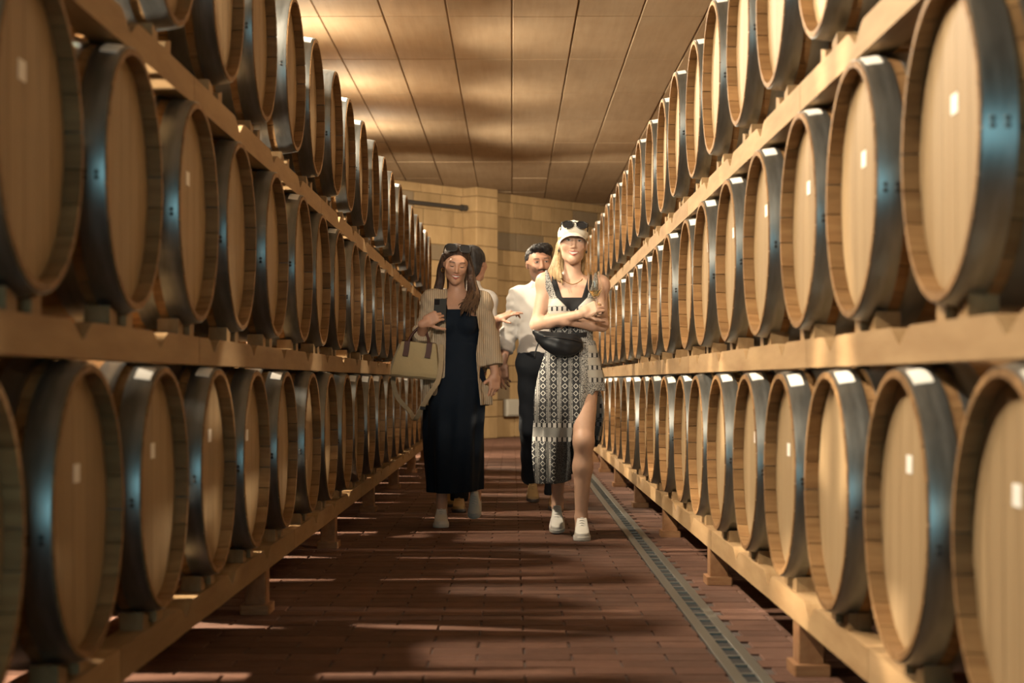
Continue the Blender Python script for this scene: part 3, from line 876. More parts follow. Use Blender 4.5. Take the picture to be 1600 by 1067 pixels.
def head(g, fr, female=True, smile=1.0, look='open'):
    w = 1.0 if female else 1.05
    g.u(ell((0, 0.018, 0.028), (0.075*w, 0.094, 0.084)), 0.03, fr)
    g.u(ell((0, -0.026, -0.022), (0.061*w, 0.070, 0.076 if female else 0.084)), 0.04, fr)
    g.u(cap((-0.034*w, -0.02, -0.070), (0, -0.062, -0.094), 0.018 if female else 0.022, 0.018 if female else 0.022), 0.03, fr)
    g.u(cap((0.034*w, -0.02, -0.070), (0, -0.062, -0.094), 0.018 if female else 0.022, 0.018 if female else 0.022), 0.03, fr)
    g.u(ell((0, -0.070, -0.096), (0.019 if female else 0.026, 0.018, 0.016)), 0.02, fr)
    g.u(cap((-0.034, -0.078, 0.026), (0.034, -0.078, 0.026), 0.012, 0.012), 0.025, fr)
    for s_ in (-1, 1):
        g.u(ell((s_*0.038, -0.064, -0.026+0.004*smile), (0.020, 0.020, 0.020)), 0.025, fr)
        g.sub(ell((s_*0.030, -0.100, 0.006), (0.019, 0.014, 0.011)), 0.014, fr)
        g.u(ell((s_*0.030, -0.080, 0.0075), (0.016, 0.011, 0.0115)), 0.005, fr)       # lids over the eyeball
        g.u(ell((s_*0.075*w, 0.010, -0.004), (0.008, 0.018, 0.030)), 0.008, fr)
    g.u(cap((0, -0.088, 0.018), (0, -0.104, -0.024), 0.0065, 0.0100), 0.010, fr)
    g.u(ell((0, -0.102, -0.029), (0.0100, 0.0110, 0.0090)), 0.006, fr)
    for s_ in (-1, 1): g.u(ell((s_*0.0115, -0.093, -0.032), (0.0075, 0.009, 0.0065)), 0.005, fr)
    for s_ in (-1, 1):                                    # lips curve up to the corners when smiling
        cz = -0.060+0.007*smile
        g.u(cap((0, -0.0925, -0.0535), (s_*(0.024+0.004*smile), -0.0785, cz), 0.0056, 0.0030), 0.005, fr)
        g.u(cap((0, -0.0905, -0.0700), (s_*(0.023+0.004*smile), -0.0780, cz-0.001), 0.0066, 0.0030), 0.005, fr)
    if smile > 0.5: g.sub(ell((0, -0.098, -0.0605), (0.022, 0.013, 0.0055)), 0.004, fr)
    return fr
def head_local(v, fr):
    R, c, sc = fr
    return ((v-c) @ R)/sc
def soft(d, w_=0.002): return np.clip(0.5-d/(2*w_), 0, 1)
def face_layers(v, fr, lip, brow, smile=1.0, beard=None, blush=None):
    p = head_local(v, fr); x, y, z = p.T; ax = np.abs(x)
    front = (y < -0.05)
    cz = -0.060+0.007*smile
    mw = 0.024+0.004*smile; t = np.clip(ax/mw, 0, 1)
    up_z = -0.0520+(cz+0.0515-0.0000)*t*1.0+0.0; lo_z = -0.0765+(cz+0.0760)*t*t
    up_z = -0.0495*(1-t)+(cz+0.002)*t
    lay = []
    if blush: lay.append((front*0.35*np.exp(-(((ax-0.040)/0.016)**2+((z+0.022)/0.014)**2)), blush))
    if beard is not None:
        d = np.maximum(-(z+0.040+0.55*np.maximum(ax-0.03, 0)*-1), 0)
        m = ((z < -0.040+0.9*np.maximum(ax-0.030, 0)) & (y < 0.0))*1.0
        lay.append((m*0.62, beard))
        lay.append((front*soft(np.maximum(np.abs(z+0.0435)-0.0055, ax-0.028)), tuple(q*0.5 for q in beard)))
    lay.append((front*soft(np.maximum(np.maximum(z-up_z, lo_z-z), ax-mw), 0.0015)*(y < -0.07), lip))
    if smile > 0.5:
        lay.append((front*soft(np.maximum(np.abs(z+0.0605-0.007*smile*t*t*0.6)-0.0050*(1-0.6*t), ax-mw*0.82), 0.001)*(y < -0.07), (0.62, 0.58, 0.52)))
    bz = 0.0255+0.004*np.cos((ax-0.034)/0.02*1.5)
    lay.append((front*soft(np.maximum(np.abs(z-bz)-0.0028, np.abs(ax-0.032)-0.018), 0.0015), brow))
    return lay
def uv_ball(m, c, r, R=None, nu=14, nv=9):
    c = np.array(c, float); vs = []; fs = []
    for j in range(nv+1):
        th = PI*j/nv
        for i in range(nu):
            ph = 2*PI*i/nu
            p = np.array((r[0]*math.sin(th)*math.cos(ph), r[1]*math.sin(th)*math.sin(ph), r[2]*math.cos(th)))
            if R is not None: p = R @ p
            vs.append(tuple(c+p))
    for j in range(nv):
        for i in range(nu): fs.append((j*nu+i, j*nu+(i+1) % nu, (j+1)*nu+(i+1) % nu, (j+1)*nu+i))
    return m.add(vs, fs)
EYE_W = flat('eye_white', (0.42, 0.40, 0.37), 0.25); IRIS = flat('eye_iris', (0.035, 0.028, 0.022), 0.2); LASH = flat('eyelash', (0.012, 0.010, 0.009), 0.6)
def eyes(body, fr, open_=0.0055, closed=False):
    R, c, sc = fr
    W = lambda p: tuple(np.array(c)+R @ (np.array(p, float)*sc))
    for s_ in (-1, 1):
        if not closed:
            m = MB(); uv_ball(m, W((s_*0.030, -0.0865, 0.0065)), (0.0125*sc, 0.0062*sc, open_*sc), R)
            e = link('eye', m.mesh('eye', EYE_W, True, fix=False), None, body)
            m = MB(); uv_ball(m, W((s_*0.030, -0.0905, 0.0070)), (0.0055*sc, 0.0034*sc, min(open_*0.95, 0.0055)*sc), R)
            link('iris', m.mesh('iris', IRIS, True, fix=False), None, e)
        pts = []
        for t in np.linspace(-1, 1, 7):
            zz = (0.0065+open_*(1-t*t)*0.9) if not closed else (0.0045-0.0040*(1-t*t))
            pts.append(W((s_*0.030+t*0.0145, -0.0915+0.006*t*t, zz)))
        link('eyelashes', MB().tube(pts, [0.0008, 0.0016, 0.0020, 0.0020, 0.0020, 0.0017, 0.0009], 6).mesh('eyelashes', LASH, True), None, body)
def shoe(parent, heel, toe, up, sm, solem, lacem, size=1.0, sneaker=True, h=0.0035):
    heel = np.array(heel, float); toe = np.array(toe, float); ln = np.linalg.norm(toe-heel)
    R = basis(toe-heel, up); sc = ln/0.275
    def d2(x, y, r0, r1, y0, y1):
        t = np.clip((y-y0)/(y1-y0), 0, 1); r = r0+(r1-r0)*np.sin(t*PI*0.55)
        return np.sqrt(x*x+(y-y0-t*(y1-y0))**2)-r
    ys = [0.0, 0.06, 0.10, 0.135, 0.18, 0.23, 0.275]; hs = [0.118, 0.112, 0.136, 0.122, 0.086, 0.064, 0.044]
    def upper(x, y, z):
        hh = np.interp(y, ys, hs)
        d = d2(x, y, 0.037, 0.048, 0.034, 0.226)+np.maximum(z-0.02, 0)*0.16
        return np.maximum(np.maximum(d, z-hh+x*x*6), 0.012-z)
    def sole(x, y, z):
        return np.maximum(d2(x, y, 0.041, 0.052, 0.036, 0.224), np.abs(z-0.014)-0.014)
    lo, hi = np.array((-0.065, -0.02, -0.005)), np.array((0.065, 0.29, 0.150))
    def build(fn, nm, mat, k):
        g = G(lo, hi, h/sc); g.f = np.minimum(g.f, fn(*g.full())).astype(np.float32)
        me, v = g.mesh(nm, mat, 2)
        w_ = (v*sc) @ R.T+heel; me.vertices.foreach_set('co', w_.astype(np.float32).ravel()); me.update()
        return link(nm, me, None, parent)
    sh = build(upper, 'shoe', sm, 0); build(sole, 'sole', solem, 0).parent = sh
    if sneaker:
        m = MB()
        for q in range(5):
            yq = 0.115+q*0.017; zq = np.interp(yq, ys, hs)
            pts = [(-0.022, yq-0.003, zq-0.006), (0, yq+0.002, zq+0.0035), (0.022, yq-0.003, zq-0.006)]
            m.tube([tuple(heel+R @ (np.array(p)*sc)) for p in pts], 0.0034*sc, 6)
        link('laces', m.mesh('laces', lacem, True), None, sh)
    return sh
def lens_poly(w_, h_, n_=22, e=2.7):
    out = []
    for i in range(n_):
        a = 2*PI*i/n_; c, s = math.cos(a), math.sin(a)
        out.append((abs(c)**(2/e)*math.copysign(w_/2, c), abs(s)**(2/e)*math.copysign(h_/2, s)*(1.0 if s > 0 else 1.05)))
    return out
LENS = flat('dark_lens', (0.012, 0.013, 0.015), 0.08); FRAME_BLK = flat('black_frame', (0.010, 0.010, 0.011), 0.25)
def sunglasses(loc, base, R, label, lw=0.060, lh=0.048, e=2.7):
    """base: the wearer's origin in the world; loc in the wearer's frame"""
    o = empty('sunglasses', tuple(np.array(base)+np.array(loc))); tag(o, label, 'sunglasses')
    W = lambda p: tuple(R @ np.array(p, float))
    for s_ in (-1, 1):
        poly = [(s_*(lw/2+0.009)+px_, pz_) for px_, pz_ in lens_poly(lw, lh, e=e)]
        ring = [W((a, 0.004*abs(a)/0.07, b)) for a, b in poly]
        f = link('lens_rim', MB().tube(ring+[ring[0], ring[1]], 0.0040, 6).mesh('lens_rim', FRAME_BLK, True), None, o)
        n_ = len(poly); vs = [W((a, -0.0005+0.004*abs(a)/0.07, b)) for a, b in poly]+[W((a, 0.0015+0.004*abs(a)/0.07, b)) for a, b in poly]
        link('lens', MB().add(vs, [tuple(range(n_)), tuple(range(n_, 2*n_))[::-1]]+[(k, (k+1) % n_, n_+(k+1) % n_, n_+k) for k in range(n_)]).mesh('lens', LENS), None, o)
        link('temple', MB().tube([W((s_*(lw+0.010), 0.004, lh*0.30)), W((s_*(lw+0.016), 0.03, lh*0.28)), W((s_*(lw+0.017), 0.085, lh*0.22)), W((s_*(lw+0.010), 0.12, -0.004))], [0.0045, 0.0035, 0.003, 0.003], 8).mesh('temple', FRAME_BLK, True), None, o)
    link('bridge', MB().tube([W((-0.011, 0, 0.010)), W((0, -0.003, 0.014)), W((0.011, 0, 0.010))], 0.0032, 8).mesh('bridge', FRAME_BLK, True), None, o)
    return o
class Fig:
    """places a figure: turns photo points at a given depth into its own frame"""
    def __init__(s, px0, D): s.D = D; s.X = (px0-800)*D/F_PX; s.base = (s.X, D, 0.0)
    def __call__(s, px, py, dy=0.0):
        d = s.D+dy; return V3((px-800)*d/F_PX-s.X, dy, CAM_Z+(595-py)*d/F_PX)

# ------------------------------------------------------------------ woman with the cap and crossed arms
SKIN_A = skin_mat('skin_fair', (0.44, 0.275, 0.195))
SKIN_B = skin_mat('skin_olive', (0.43, 0.240, 0.158))
SKIN_C = skin_mat('skin_tan', (0.34, 0.185, 0.125))
WHITE_SHOE = cloth_mat('white_leather', (0.50, 0.49, 0.46), 0.06, 12, 0.45)
SOLE_W = flat('white_rubber', (0.46, 0.45, 0.42), 0.6)
LACE_W = flat('white_lace', (0.55, 0.54, 0.52), 0.8)
GOLD = flat('gold', (0.55, 0.36, 0.12), 0.25, 1.0)
BLACK_CLOTH = cloth_mat('black_jersey', (0.010, 0.0105, 0.012), 0.3, 40, 0.8)
BLACK_NYLON = cloth_mat('black_nylon', (0.012, 0.013, 0.015), 0.4, 18, 0.38)

def person_body(name, me, base, label):
    o = link(name, me); o.location = base; tag(o, label, 'person'); return o

RW = Fig(893, 9.85)
J = dict(pelvis=RW(892, 588), waist=RW(892, 535), chest=RW(893, 482), neck=RW(894, 436, 0.0),
         sh_l=RW(853, 442), sh_r=RW(937, 446))
hfr = (rot(-2, 3, 2), RW(895, 380.5, -0.015), 1.03)
el_l, el_r = RW(838, 507, -0.06), RW(941, 508, -0.05)
wr_l, wr_r = RW(906, 491, -0.205), RW(884, 502, -0.15)
hip_l, hip_r = RW(873, 590), RW(912, 590)
kn_l, an_l = RW(872, 690, 0.10), RW(871, 780, 0.33)
kn_r, an_r = RW(912, 690, -0.16), RW(908, 808, -0.10)
H = 0.0042
g = G((-0.30, -0.36, -0.0), (0.30, 0.46, 1.83), H)
torso(g, J, 0.98)
arm(g, J['sh_l'], el_l, wr_l, 1.0); arm(g, J['sh_r'], el_r, wr_r, 1.0)
leg(g, hip_l, kn_l, an_l, 1.0); leg(g, hip_r, kn_r, an_r, 1.05)
g.u(cap(an_l, an_l+V3(0, -0.01, -0.05), 0.034, 0.036), 0.02); g.u(cap(an_r, an_r+V3(0, -0.02, -0.06), 0.034, 0.036), 0.02)
g.u(cap(J['neck']+V3(0, 0.012, -0.03), hfr[1]+V3(0, 0.018, -0.055), 0.052, 0.046), 0.03)
g.u(cap(J['neck']+V3(-0.09, -0.055, -0.035), J['neck']+V3(0.09, -0.055, -0.035), 0.012, 0.012), 0.03)   # collar bones
head(g, hfr, True, 1.0)
hand(g, wr_l+V3(0.016, 0.0, 0.006), (0.86, -0.06, 0.40), (-0.10, -1.0, 0.30), 1 if True else -1,
     [(38, 55, 35), (48, 60, 40), (55, 62, 40), (60, 62, 40)], 35)
hand(g, wr_r+V3(-0.008, 0.006, 0.0), (-0.80, 0.58, 0.05), (-0.45, -0.6, -0.6), -1, [(25, 30, 20)]*4, 40)
me, v = g.mesh('person', SKIN_A, 1)
paint(me, v, face_layers(v, hfr, (0.40, 0.10, 0.085), (0.13, 0.075, 0.045), 1.0, None, (0.48, 0.19, 0.13)))
rw = person_body('person', me, RW.base, 'smiling woman in a white cap and printed dress, arms crossed, holding a wine glass')
eyes(rw, hfr, 0.0048)

# camisole and printed dress
cx = float(J['chest'][0])
def torso_cloth(inf, extra=None):
    g = G((-0.30, -0.26, 0.85), (0.30, 0.25, 1.56), 0.0045); torso(g, J, 0.98, True, inf)
    g.u(cap(J['neck']+V3(-0.09, -0.055, -0.035), J['neck']+V3(0.09, -0.055, -0.035), 0.012, 0.012), 0.03, None, inf); return g
g = torso_cloth(0.008)
zc = RW(0, 466)[2]
g.keep(lambda x, y, z: z-(zc+np.maximum(np.abs(x-cx)-0.056, 0)*3.2))
g.keep(lambda x, y, z: np.where(z > zc-0.05, np.abs(x-cx)-0.114, -1.0)); g.keep(lambda x, y, z: 0.98-z)
link('camisole', g.mesh('camisole', BLACK_CLOTH)[0], None, rw)
DRESS = dress_mat()
g = torso_cloth(0.013)
vz = RW(0, 490)[2]
g.keep(lambda x, y, z: z-(vz+np.minimum(np.abs(x-cx), 0.086)*1.02+np.maximum(np.abs(x-cx)-0.086, 0)*3.1))
g.keep(lambda x, y, z: np.where(z > zc-0.08, np.abs(x-cx)-0.150, -1.0)); g.keep(lambda x, y, z: 1.0-z)
link('dress_bodice', g.mesh('dress_bodice', DRESS)[0], None, rw)
# skirt: a thin shell with folds, slit over the front leg
zs = [1.12, 1.04, 0.93, 0.82, 0.70, 0.55, 0.42, 0.28]
cxs = [0.0, 0.0, 0.0, 0.0, -0.005, -0.012, -0.020, -0.026]
rxs = [0.135, 0.155, 0.185, 0.200, 0.205, 0.196, 0.180, 0.165]
cys = [0.0, 0.0, 0.0, 0.0, 0.02, 0.05, 0.075, 0.10]
rys = [0.108, 0.122, 0.135, 0.145, 0.17, 0.20, 0.215, 0.225]
def folds(a, z):
    amp = np.clip((1.02-z)*0.030, 0, 0.016)
    return amp*(np.sin(a*7+z*4)+0.6*np.sin(a*13-z*7+1.0))
fn, lo, hi = loft(zs, cxs, cys, rxs, rys, folds)
g = G((-0.27, -0.24, 0.26), (0.27, 0.40, 1.14), 0.0042)
def skirt(x, y, z):
    d = fn(x, y, z)
    return np.maximum(d, -(d+0.009))
g.f = skirt(*g.full()).astype(np.float32)
p = [RW(930, 612, -0.14), RW(912, 640, -0.14), RW(896, 664, -0.14), RW(891, 700, -0.1), RW(893, 745, -0.1)]
zk = np.array([q[2] for q in p][::-1]); xk = np.array([q[0] for q in p][::-1])
def slit(x, y, z):      # removed where <= 0
    edge = np.interp(z, zk, xk)
    return np.maximum(np.maximum(edge-x, y-0.07-0.15*(x-0.10)), z-zk[-1]-0.004)
g.keep(lambda x, y, z: -slit(x, y, z))
hx = np.array([-0.25, -0.19, -0.05, 0.02, 0.10, 0.25]); hz = np.array([0.30, 0.30, 0.315, 0.345, 0.46, 0.62])
g.keep(lambda x, y, z: np.interp(x, hx, hz)-z)
link('dress_skirt', g.mesh('dress_skirt', DRESS, 1)[0], None, rw)

# shoes
def toe_of(F, px, py, dy, z): q = F(px, py, dy); return V3(q[0], q[1], z)
shoe(rw, V3(RW(909, 800, -0.02)[0], -0.015, 0.004), V3(RW(909, 830, -0.24)[0], -0.275, 0.0), (0, 0, 1), WHITE_SHOE, SOLE_W, LACE_W)
shoe(rw, V3(RW(871, 800, 0.40)[0], 0.385, 0.075), V3(RW(870, 830, 0.2)[0], 0.155, 0.004), (0, 0.25, 1), WHITE_SHOE, SOLE_W, LACE_W)

# hair under the cap
BLONDE = hair_mat('blonde_hair', (0.17, 0.110, 0.052), (0.36, 0.265, 0.145))
hc = hfr[1]
g = G((-0.24, -0.16, 1.36), (0.22, 0.20, 1.83), 0.004)
g.u(ell((0, 0.024, 0.030), (0.083, 0.098, 0.088)), 0.01, hfr)
g.sub(ell((0, -0.105, -0.035), (0.066, 0.085, 0.088)), 0.01, hfr)
for i in range(9):          # falls over the viewer-left shoulder
    t = i/8
    chain(g, [hc+V3(-0.072, 0.03, -0.005), hc+V3(-0.080-0.008*t, 0.015+0.02*t, -0.07), hc+V3(-0.080-0.036*t, -0.030+0.04*t, -0.135), hc+V3(-0.066-0.082*t, -0.078+0.09*t, -0.20-0.02*math.sin(i*2.1))],
          0.012, 0.007, 0.014, rm=0.011)
chain(g, [hc+V3(-0.01, 0.085, 0.0), hc+V3(-0.015, 0.10, -0.1), hc+V3(-0.015, 0.11, -0.22)], 0.05, 0.034, 0.02)
chain(g, [hc+V3(0.045, 0.07, 0.0), hc+V3(0.050, 0.09, -0.08), hc+V3(0.045, 0.11, -0.16)], 0.025, 0.016, 0.02)
link('hair', g.mesh('hair', BLONDE, 0)[0], None, rw)
m = MB(); rnd = random.Random(3)
for i in range(22):
    t = i/21; j = lambda s: rnd.uniform(-s, s)
    m.tube([tuple(q) for q in spline([hc+V3(-0.078, 0.0, -0.03), hc+V3(-0.086-0.012*t, 0.0, -0.09), hc+V3(-0.080-0.048*t+j(0.006), -0.045+0.04*t, -0.15), hc+V3(-0.060-0.095*t+j(0.010), -0.092+0.09*t, -0.225+j(0.02))], 5)], 0.0020, 5)
link('hair_strands', m.mesh('hair_strands', BLONDE, True), None, rw)

# cap with visor
CAP_M = cloth_mat('cap_cotton', (0.52, 0.49, 0.42), 0.05, 60, 0.9)
g = G((-0.13, -0.17, 1.64), (0.15, 0.17, 1.84), 0.004)
g.u(ell((0, 0.012, 0.050), (0.085, 0.104, 0.080)), 0.01, hfr)
g.u(ell((0, -0.062, 0.070), (0.055, 0.035, 0.045)), 0.03, hfr)
R_, c_, s_ = hfr
g.keep(lambda x, y, z: 0.030-((x-c_[0])*R_[0, 2]+(y-c_[1])*R_[1, 2]+(z-c_[2])*R_[2, 2])+0.10*((x-c_[0])*R_[0, 1]+(y-c_[1])*R_[1, 1]+(z-c_[2])*R_[2, 1]))
cp = link('cap', g.mesh('cap', CAP_M)[0], None, rw)
m = MB(); vs = []; fs = []; nu, nv = 22, 7
for top in (1, 0):
    for i in range(nu+1):
        a = (i/nu*2-1); th = a*1.30
        for j in range(nv+1):
            r = j/nv; out = 0.072*r*math.sqrt(max(0, 1-abs(a)**3))
            x = 0.083*math.sin(th); y = 0.010-0.104*math.cos(th)-out
            z = 0.052-0.050*abs(a)**1.8-0.015*r*(1-abs(a))-0.014*r+(0.0028 if top else 0)
            vs.append(tuple(c_+R_ @ np.array((x, y, z))))
nn = (nu+1)*(nv+1)
for i in range(nu):
    for j in range(nv):
        q = (i*(nv+1)+j, (i+1)*(nv+1)+j, (i+1)*(nv+1)+j+1, i*(nv+1)+j+1)
        fs.append(q); fs.append(tuple(k+nn for k in q[::-1]))
for i in range(nu):
    for j in (0, nv):
        a, b_ = i*(nv+1)+j, (i+1)*(nv+1)+j; fs.append((a, b_, b_+nn, a+nn))
vz_ = link('visor', m.add(vs, fs).mesh('visor', CAP_M, True), None, cp)
m = MB(); uv_ball(m, c_+R_ @ np.array((0, 0.012, 0.131)), (0.010, 0.010, 0.006)); link('cap_button', m.mesh('cap_button', CAP_M, True), None, cp)
sunglasses(c_+R_ @ np.array((0, -0.108, 0.096)), RW.base, R_ @ rot(-28, 0, 0), 'dark sunglasses resting on the front of the white cap', 0.060, 0.044, 2.3)
# jewellery
for sg in (-1, 1):
    m = MB(); uv_ball(m, c_+R_ @ np.array((sg*0.079, -0.004, -0.045)), (0.006, 0.005, 0.008)); link('earring', m.mesh('earring', LASH, True), None, rw)
nk = J['neck']
link('necklace', MB().tube([tuple(q) for q in spline([nk+V3(-0.062, 0.0, 0.022), nk+V3(-0.048, -0.052, -0.012), nk+V3(0.0, -0.078, -0.034), nk+V3(0.048, -0.052, -0.012), nk+V3(0.062, 0.0, 0.022)], 6)], 0.0018, 6).mesh('necklace', GOLD, True), None, rw)
hw = wr_l+V3(0.016, 0, 0.006)
HB = basis((0.86, -0.06, 0.40), (-0.10, -1.0, 0.30)); ca_, sa_ = math.cos(math.radians(55)), math.sin(math.radians(55))
m = MB(); m.tube([tuple(hw+HB @ (np.array((-0.010, 0.089+0.016*ca_, -0.016*sa_))+0.0098*(math.cos(a)*np.array((1, 0, 0))+math.sin(a)*np.array((0, sa_, ca_))))) for a in np.linspace(0, 2*PI, 15)], 0.0020, 6)
link('finger_ring', m.mesh('finger_ring', GOLD, True), None, rw)

# belt bag, a thing of its own
bb = empty('belt_bag', RW.base); tag(bb, 'black nylon belt bag worn at the waist of the woman in the cap', 'bag')
bc = RW(878, 534, -0.150)
fr = (rot(8, 8, 8), bc, 1.0)
g = G(bc-0.26, bc+0.26, 0.0042)
g.u(ell((-0.008, 0.0, 0.0), (0.128, 0.048, 0.068)), 0.02, fr); g.u(ell((0.0, -0.010, -0.022), (0.098, 0.044, 0.056)), 0.04, fr)
g.u(cap((-0.13, 0.0, 0.018), (-0.150, 0.02, 0.03), 0.034, 0.020), 0.03, fr)
g.keep(lambda x, y, z: -(x*0+((z-bc[2])*-1.0+0.050-0.10*(x-bc[0]))))
g.disp(lambda x, y, z: 0.003*np.sin(x*60+z*45)*np.sin(z*70-x*20))
link('pouch', g.mesh('pouch', BLACK_NYLON)[0], None, bb)
link('zipper', MB().tube([tuple(fr[1]+fr[0] @ np.array((0.14*t, -0.052*math.sqrt(1-t*t*0.9)-0.004, 0.026-0.01*t*t))) for t in np.linspace(-0.9, 0.95, 12)], 0.0035, 6).mesh('zipper', FRAME_BLK, True), None, bb)
st = []
for a in np.linspace(0, 2*PI, 33): st.append((J['waist'][0]+0.116*math.sin(a), -0.104*math.cos(a)*1.0, J['waist'][2]+0.035+0.012*math.sin(a)))
vs = []; fs = []
for p_ in st: vs += [(p_[0], p_[1], p_[2]-0.014), (p_[0], p_[1], p_[2]+0.014), (p_[0]*1.03, p_[1]*1.03, p_[2]+0.014), (p_[0]*1.03, p_[1]*1.03, p_[2]-0.014)]
for k in range(len(st)-1):
    for q in range(4): fs.append((k*4+q, k*4+(q+1) % 4, (k+1)*4+(q+1) % 4, (k+1)*4+q))
link('waist_strap', MB().add(vs, fs).mesh('waist_strap', BLACK_NYLON), None, bb)
link('strap_tail', MB().tube([tuple(q) for q in spline([RW(842, 534, -0.14), RW(838, 545, -0.15), RW(835, 560, -0.15)], 4)], 0.005, 6).mesh('strap_tail', BLACK_NYLON, True), None, bb)

# wine glass
m_, nt, b = new_mat('clear_glass')
b.inputs['Base Color'].default_value = (0.98, 0.99, 0.98, 1); b.inputs['Roughness'].default_value = 0.0; b.inputs['IOR'].default_value = 1.45; b.inputs['Transmission Weight'].default_value = 1.0
GLASS = m_
m_, nt, b = new_mat('white_wine')
b.inputs['Base Color'].default_value = (0.95, 0.80, 0.45, 1); b.inputs['Roughness'].default_value = 0.0; b.inputs['IOR'].default_value = 1.33; b.inputs['Transmission Weight'].default_value = 1.0
WINE = m_
def lathe_z(prof, seg=36):
    m = MB().revolve_x([(z_, r_) for (r_, z_) in prof], seg)
    m.v = [(p_[1], p_[2], p_[0]) for p_ in m.v]; return m
gb = RW(931, 466, -0.245)
wg = empty('wine_glass', tuple(np.array(RW.base)+gb), (math.radians(4), math.radians(-5), 0)); tag(wg, 'stemmed glass with a little white wine held by the woman in the cap', 'glass')
outp = [(0.004, 0.0), (0.020, 0.010), (0.034, 0.034), (0.0385, 0.055), (0.0375, 0.085), (0.034, 0.120), (0.0315, 0.148)]
inp = [(0.0302, 0.148), (0.0327, 0.120), (0.0362, 0.085), (0.0372, 0.055), (0.0326, 0.035), (0.018, 0.0135), (0.0005, 0.008)]
link('bowl', lathe_z(outp+inp+[(0.0005, 0.0)]).mesh('bowl', GLASS, 'auto'), None, wg)
link('wine', lathe_z([(0.0005, 0.0090), (0.0175, 0.0145), (0.0318, 0.0355), (0.0345, 0.044), (0.0005, 0.044)]).mesh('wine', WINE, 'auto'), None, wg)
link('stem', lathe_z([(0.0005, 0.002), (0.0045, 0.0), (0.0034, -0.02), (0.0034, -0.075), (0.006, -0.088), (0.031, -0.0925), (0.031, -0.0945), (0.0005, -0.0945)]).mesh('stem', GLASS, 'auto'), None, wg)

# ------------------------------------------------------------------ woman in the navy dress and striped shirt
LW = Fig(712, 10.6)
J = dict(pelvis=LW(712, 590), waist=LW(716, 543), chest=LW(714, 503), neck=LW(714, 461, 0.0), sh_l=LW(676, 470), sh_r=LW(752, 473))
hfr = (rot(17, 5, 7), LW(712.5, 412, -0.03), 0.98)
el_l, wr_l = LW(659, 528, -0.03), LW(661, 507, -0.21)
el_r, wr_r = LW(764, 528, 0.03), LW(773, 582, -0.03)
hip_l, hip_r = LW(696, 592), LW(733, 592)
kn_l, an_l = LW(692, 685, -0.03), LW(690, 785, 0.0)
kn_r, an_r = LW(738, 690, 0.10), LW(743, 768, 0.30)
g = G((-0.34, -0.36, 0.0), (0.34, 0.44, 1.76), 0.0042)
torso(g, J, 0.98)
arm(g, J['sh_l'], el_l, wr_l, 0.98); arm(g, J['sh_r'], el_r, wr_r, 0.98)
leg(g, hip_l, kn_l, an_l, 0.98); leg(g, hip_r, kn_r, an_r, 0.98)
g.u(cap(an_l, an_l+V3(0, -0.01, -0.06), 0.033, 0.036), 0.02); g.u(cap(an_r, an_r+V3(0, -0.02, -0.05), 0.033, 0.036), 0.02)
g.u(cap(J['neck']+V3(0, 0.012, -0.03), hfr[1]+V3(0, 0.03, -0.05), 0.051, 0.045), 0.03)
head(g, hfr, True, 1.0)
hand(g, wr_l+V3(0.008, -0.004, 0.012), (0.86, -0.12, 0.42), (-0.15, -0.98, 0.05), 1, [(48, 62, 35), (52, 64, 38), (56, 66, 40), (60, 66, 40)], 20)
hand(g, wr_r+V3(0.0, 0, -0.012), (-0.03, -0.06, -1.0), (0.55, -0.83, 0.0), 1, [(16, 22, 14), (22, 30, 18), (32, 42, 25), (42, 50, 30)], 25)
me, v = g.mesh('person', SKIN_B, 1)
paint(me, v, face_layers(v, hfr, (0.36, 0.085, 0.075), (0.035, 0.020, 0.014), 1.0, None, (0.44, 0.15, 0.10)))
lw = person_body('person', me, LW.base, 'dark-haired woman in a long navy dress looking down, phone in hand and handbag on arm')
eyes(lw, hfr, 0.003, True)
NAVY = cloth_mat('navy_jersey', (0.0035, 0.008, 0.016), 0.2, 14, 0.85)
# long dress
cx = float(J['chest'][0])
g = G((-0.30, -0.30, 0.17), (0.30, 0.36, 1.46), 0.0048)
torso(g, J, 0.98, True, 0.007)
zs = [1.10, 1.0, 0.90, 0.75, 0.55, 0.35, 0.20]
cxs = [LW(716, 540)[0], 0.012, 0.005, -0.008, -0.012, -0.012, -0.010]
rxs = [0.118, 0.140, 0.176, 0.182, 0.176, 0.170, 0.166]
cys = [0, 0, 0.0, 0.01, 0.03, 0.06, 0.07]; rys = [0.092, 0.10, 0.135, 0.165, 0.185, 0.19, 0.19]
def folds(a, z): return np.clip((1.0-z)*0.03, 0, 0.012)*(np.sin(a*6+z*3)+0.5*np.sin(a*11-z*5))
g.u(loft(zs, cxs, cys, rxs, rys, folds), 0.03)
zc = LW(0, 484)[2]
g.keep(lambda x, y, z: z-(zc+np.maximum(np.abs(x-cx)-0.055, 0)*7.0)); g.keep(lambda x, y, z: np.where(z > zc-0.04, np.abs(x-cx)-0.088, -1.0))
g.keep(lambda x, y, z: 0.205+0.10*np.clip(x, 0, 0.2)-z)
link('dress', g.mesh('dress', NAVY)[0], None, lw)
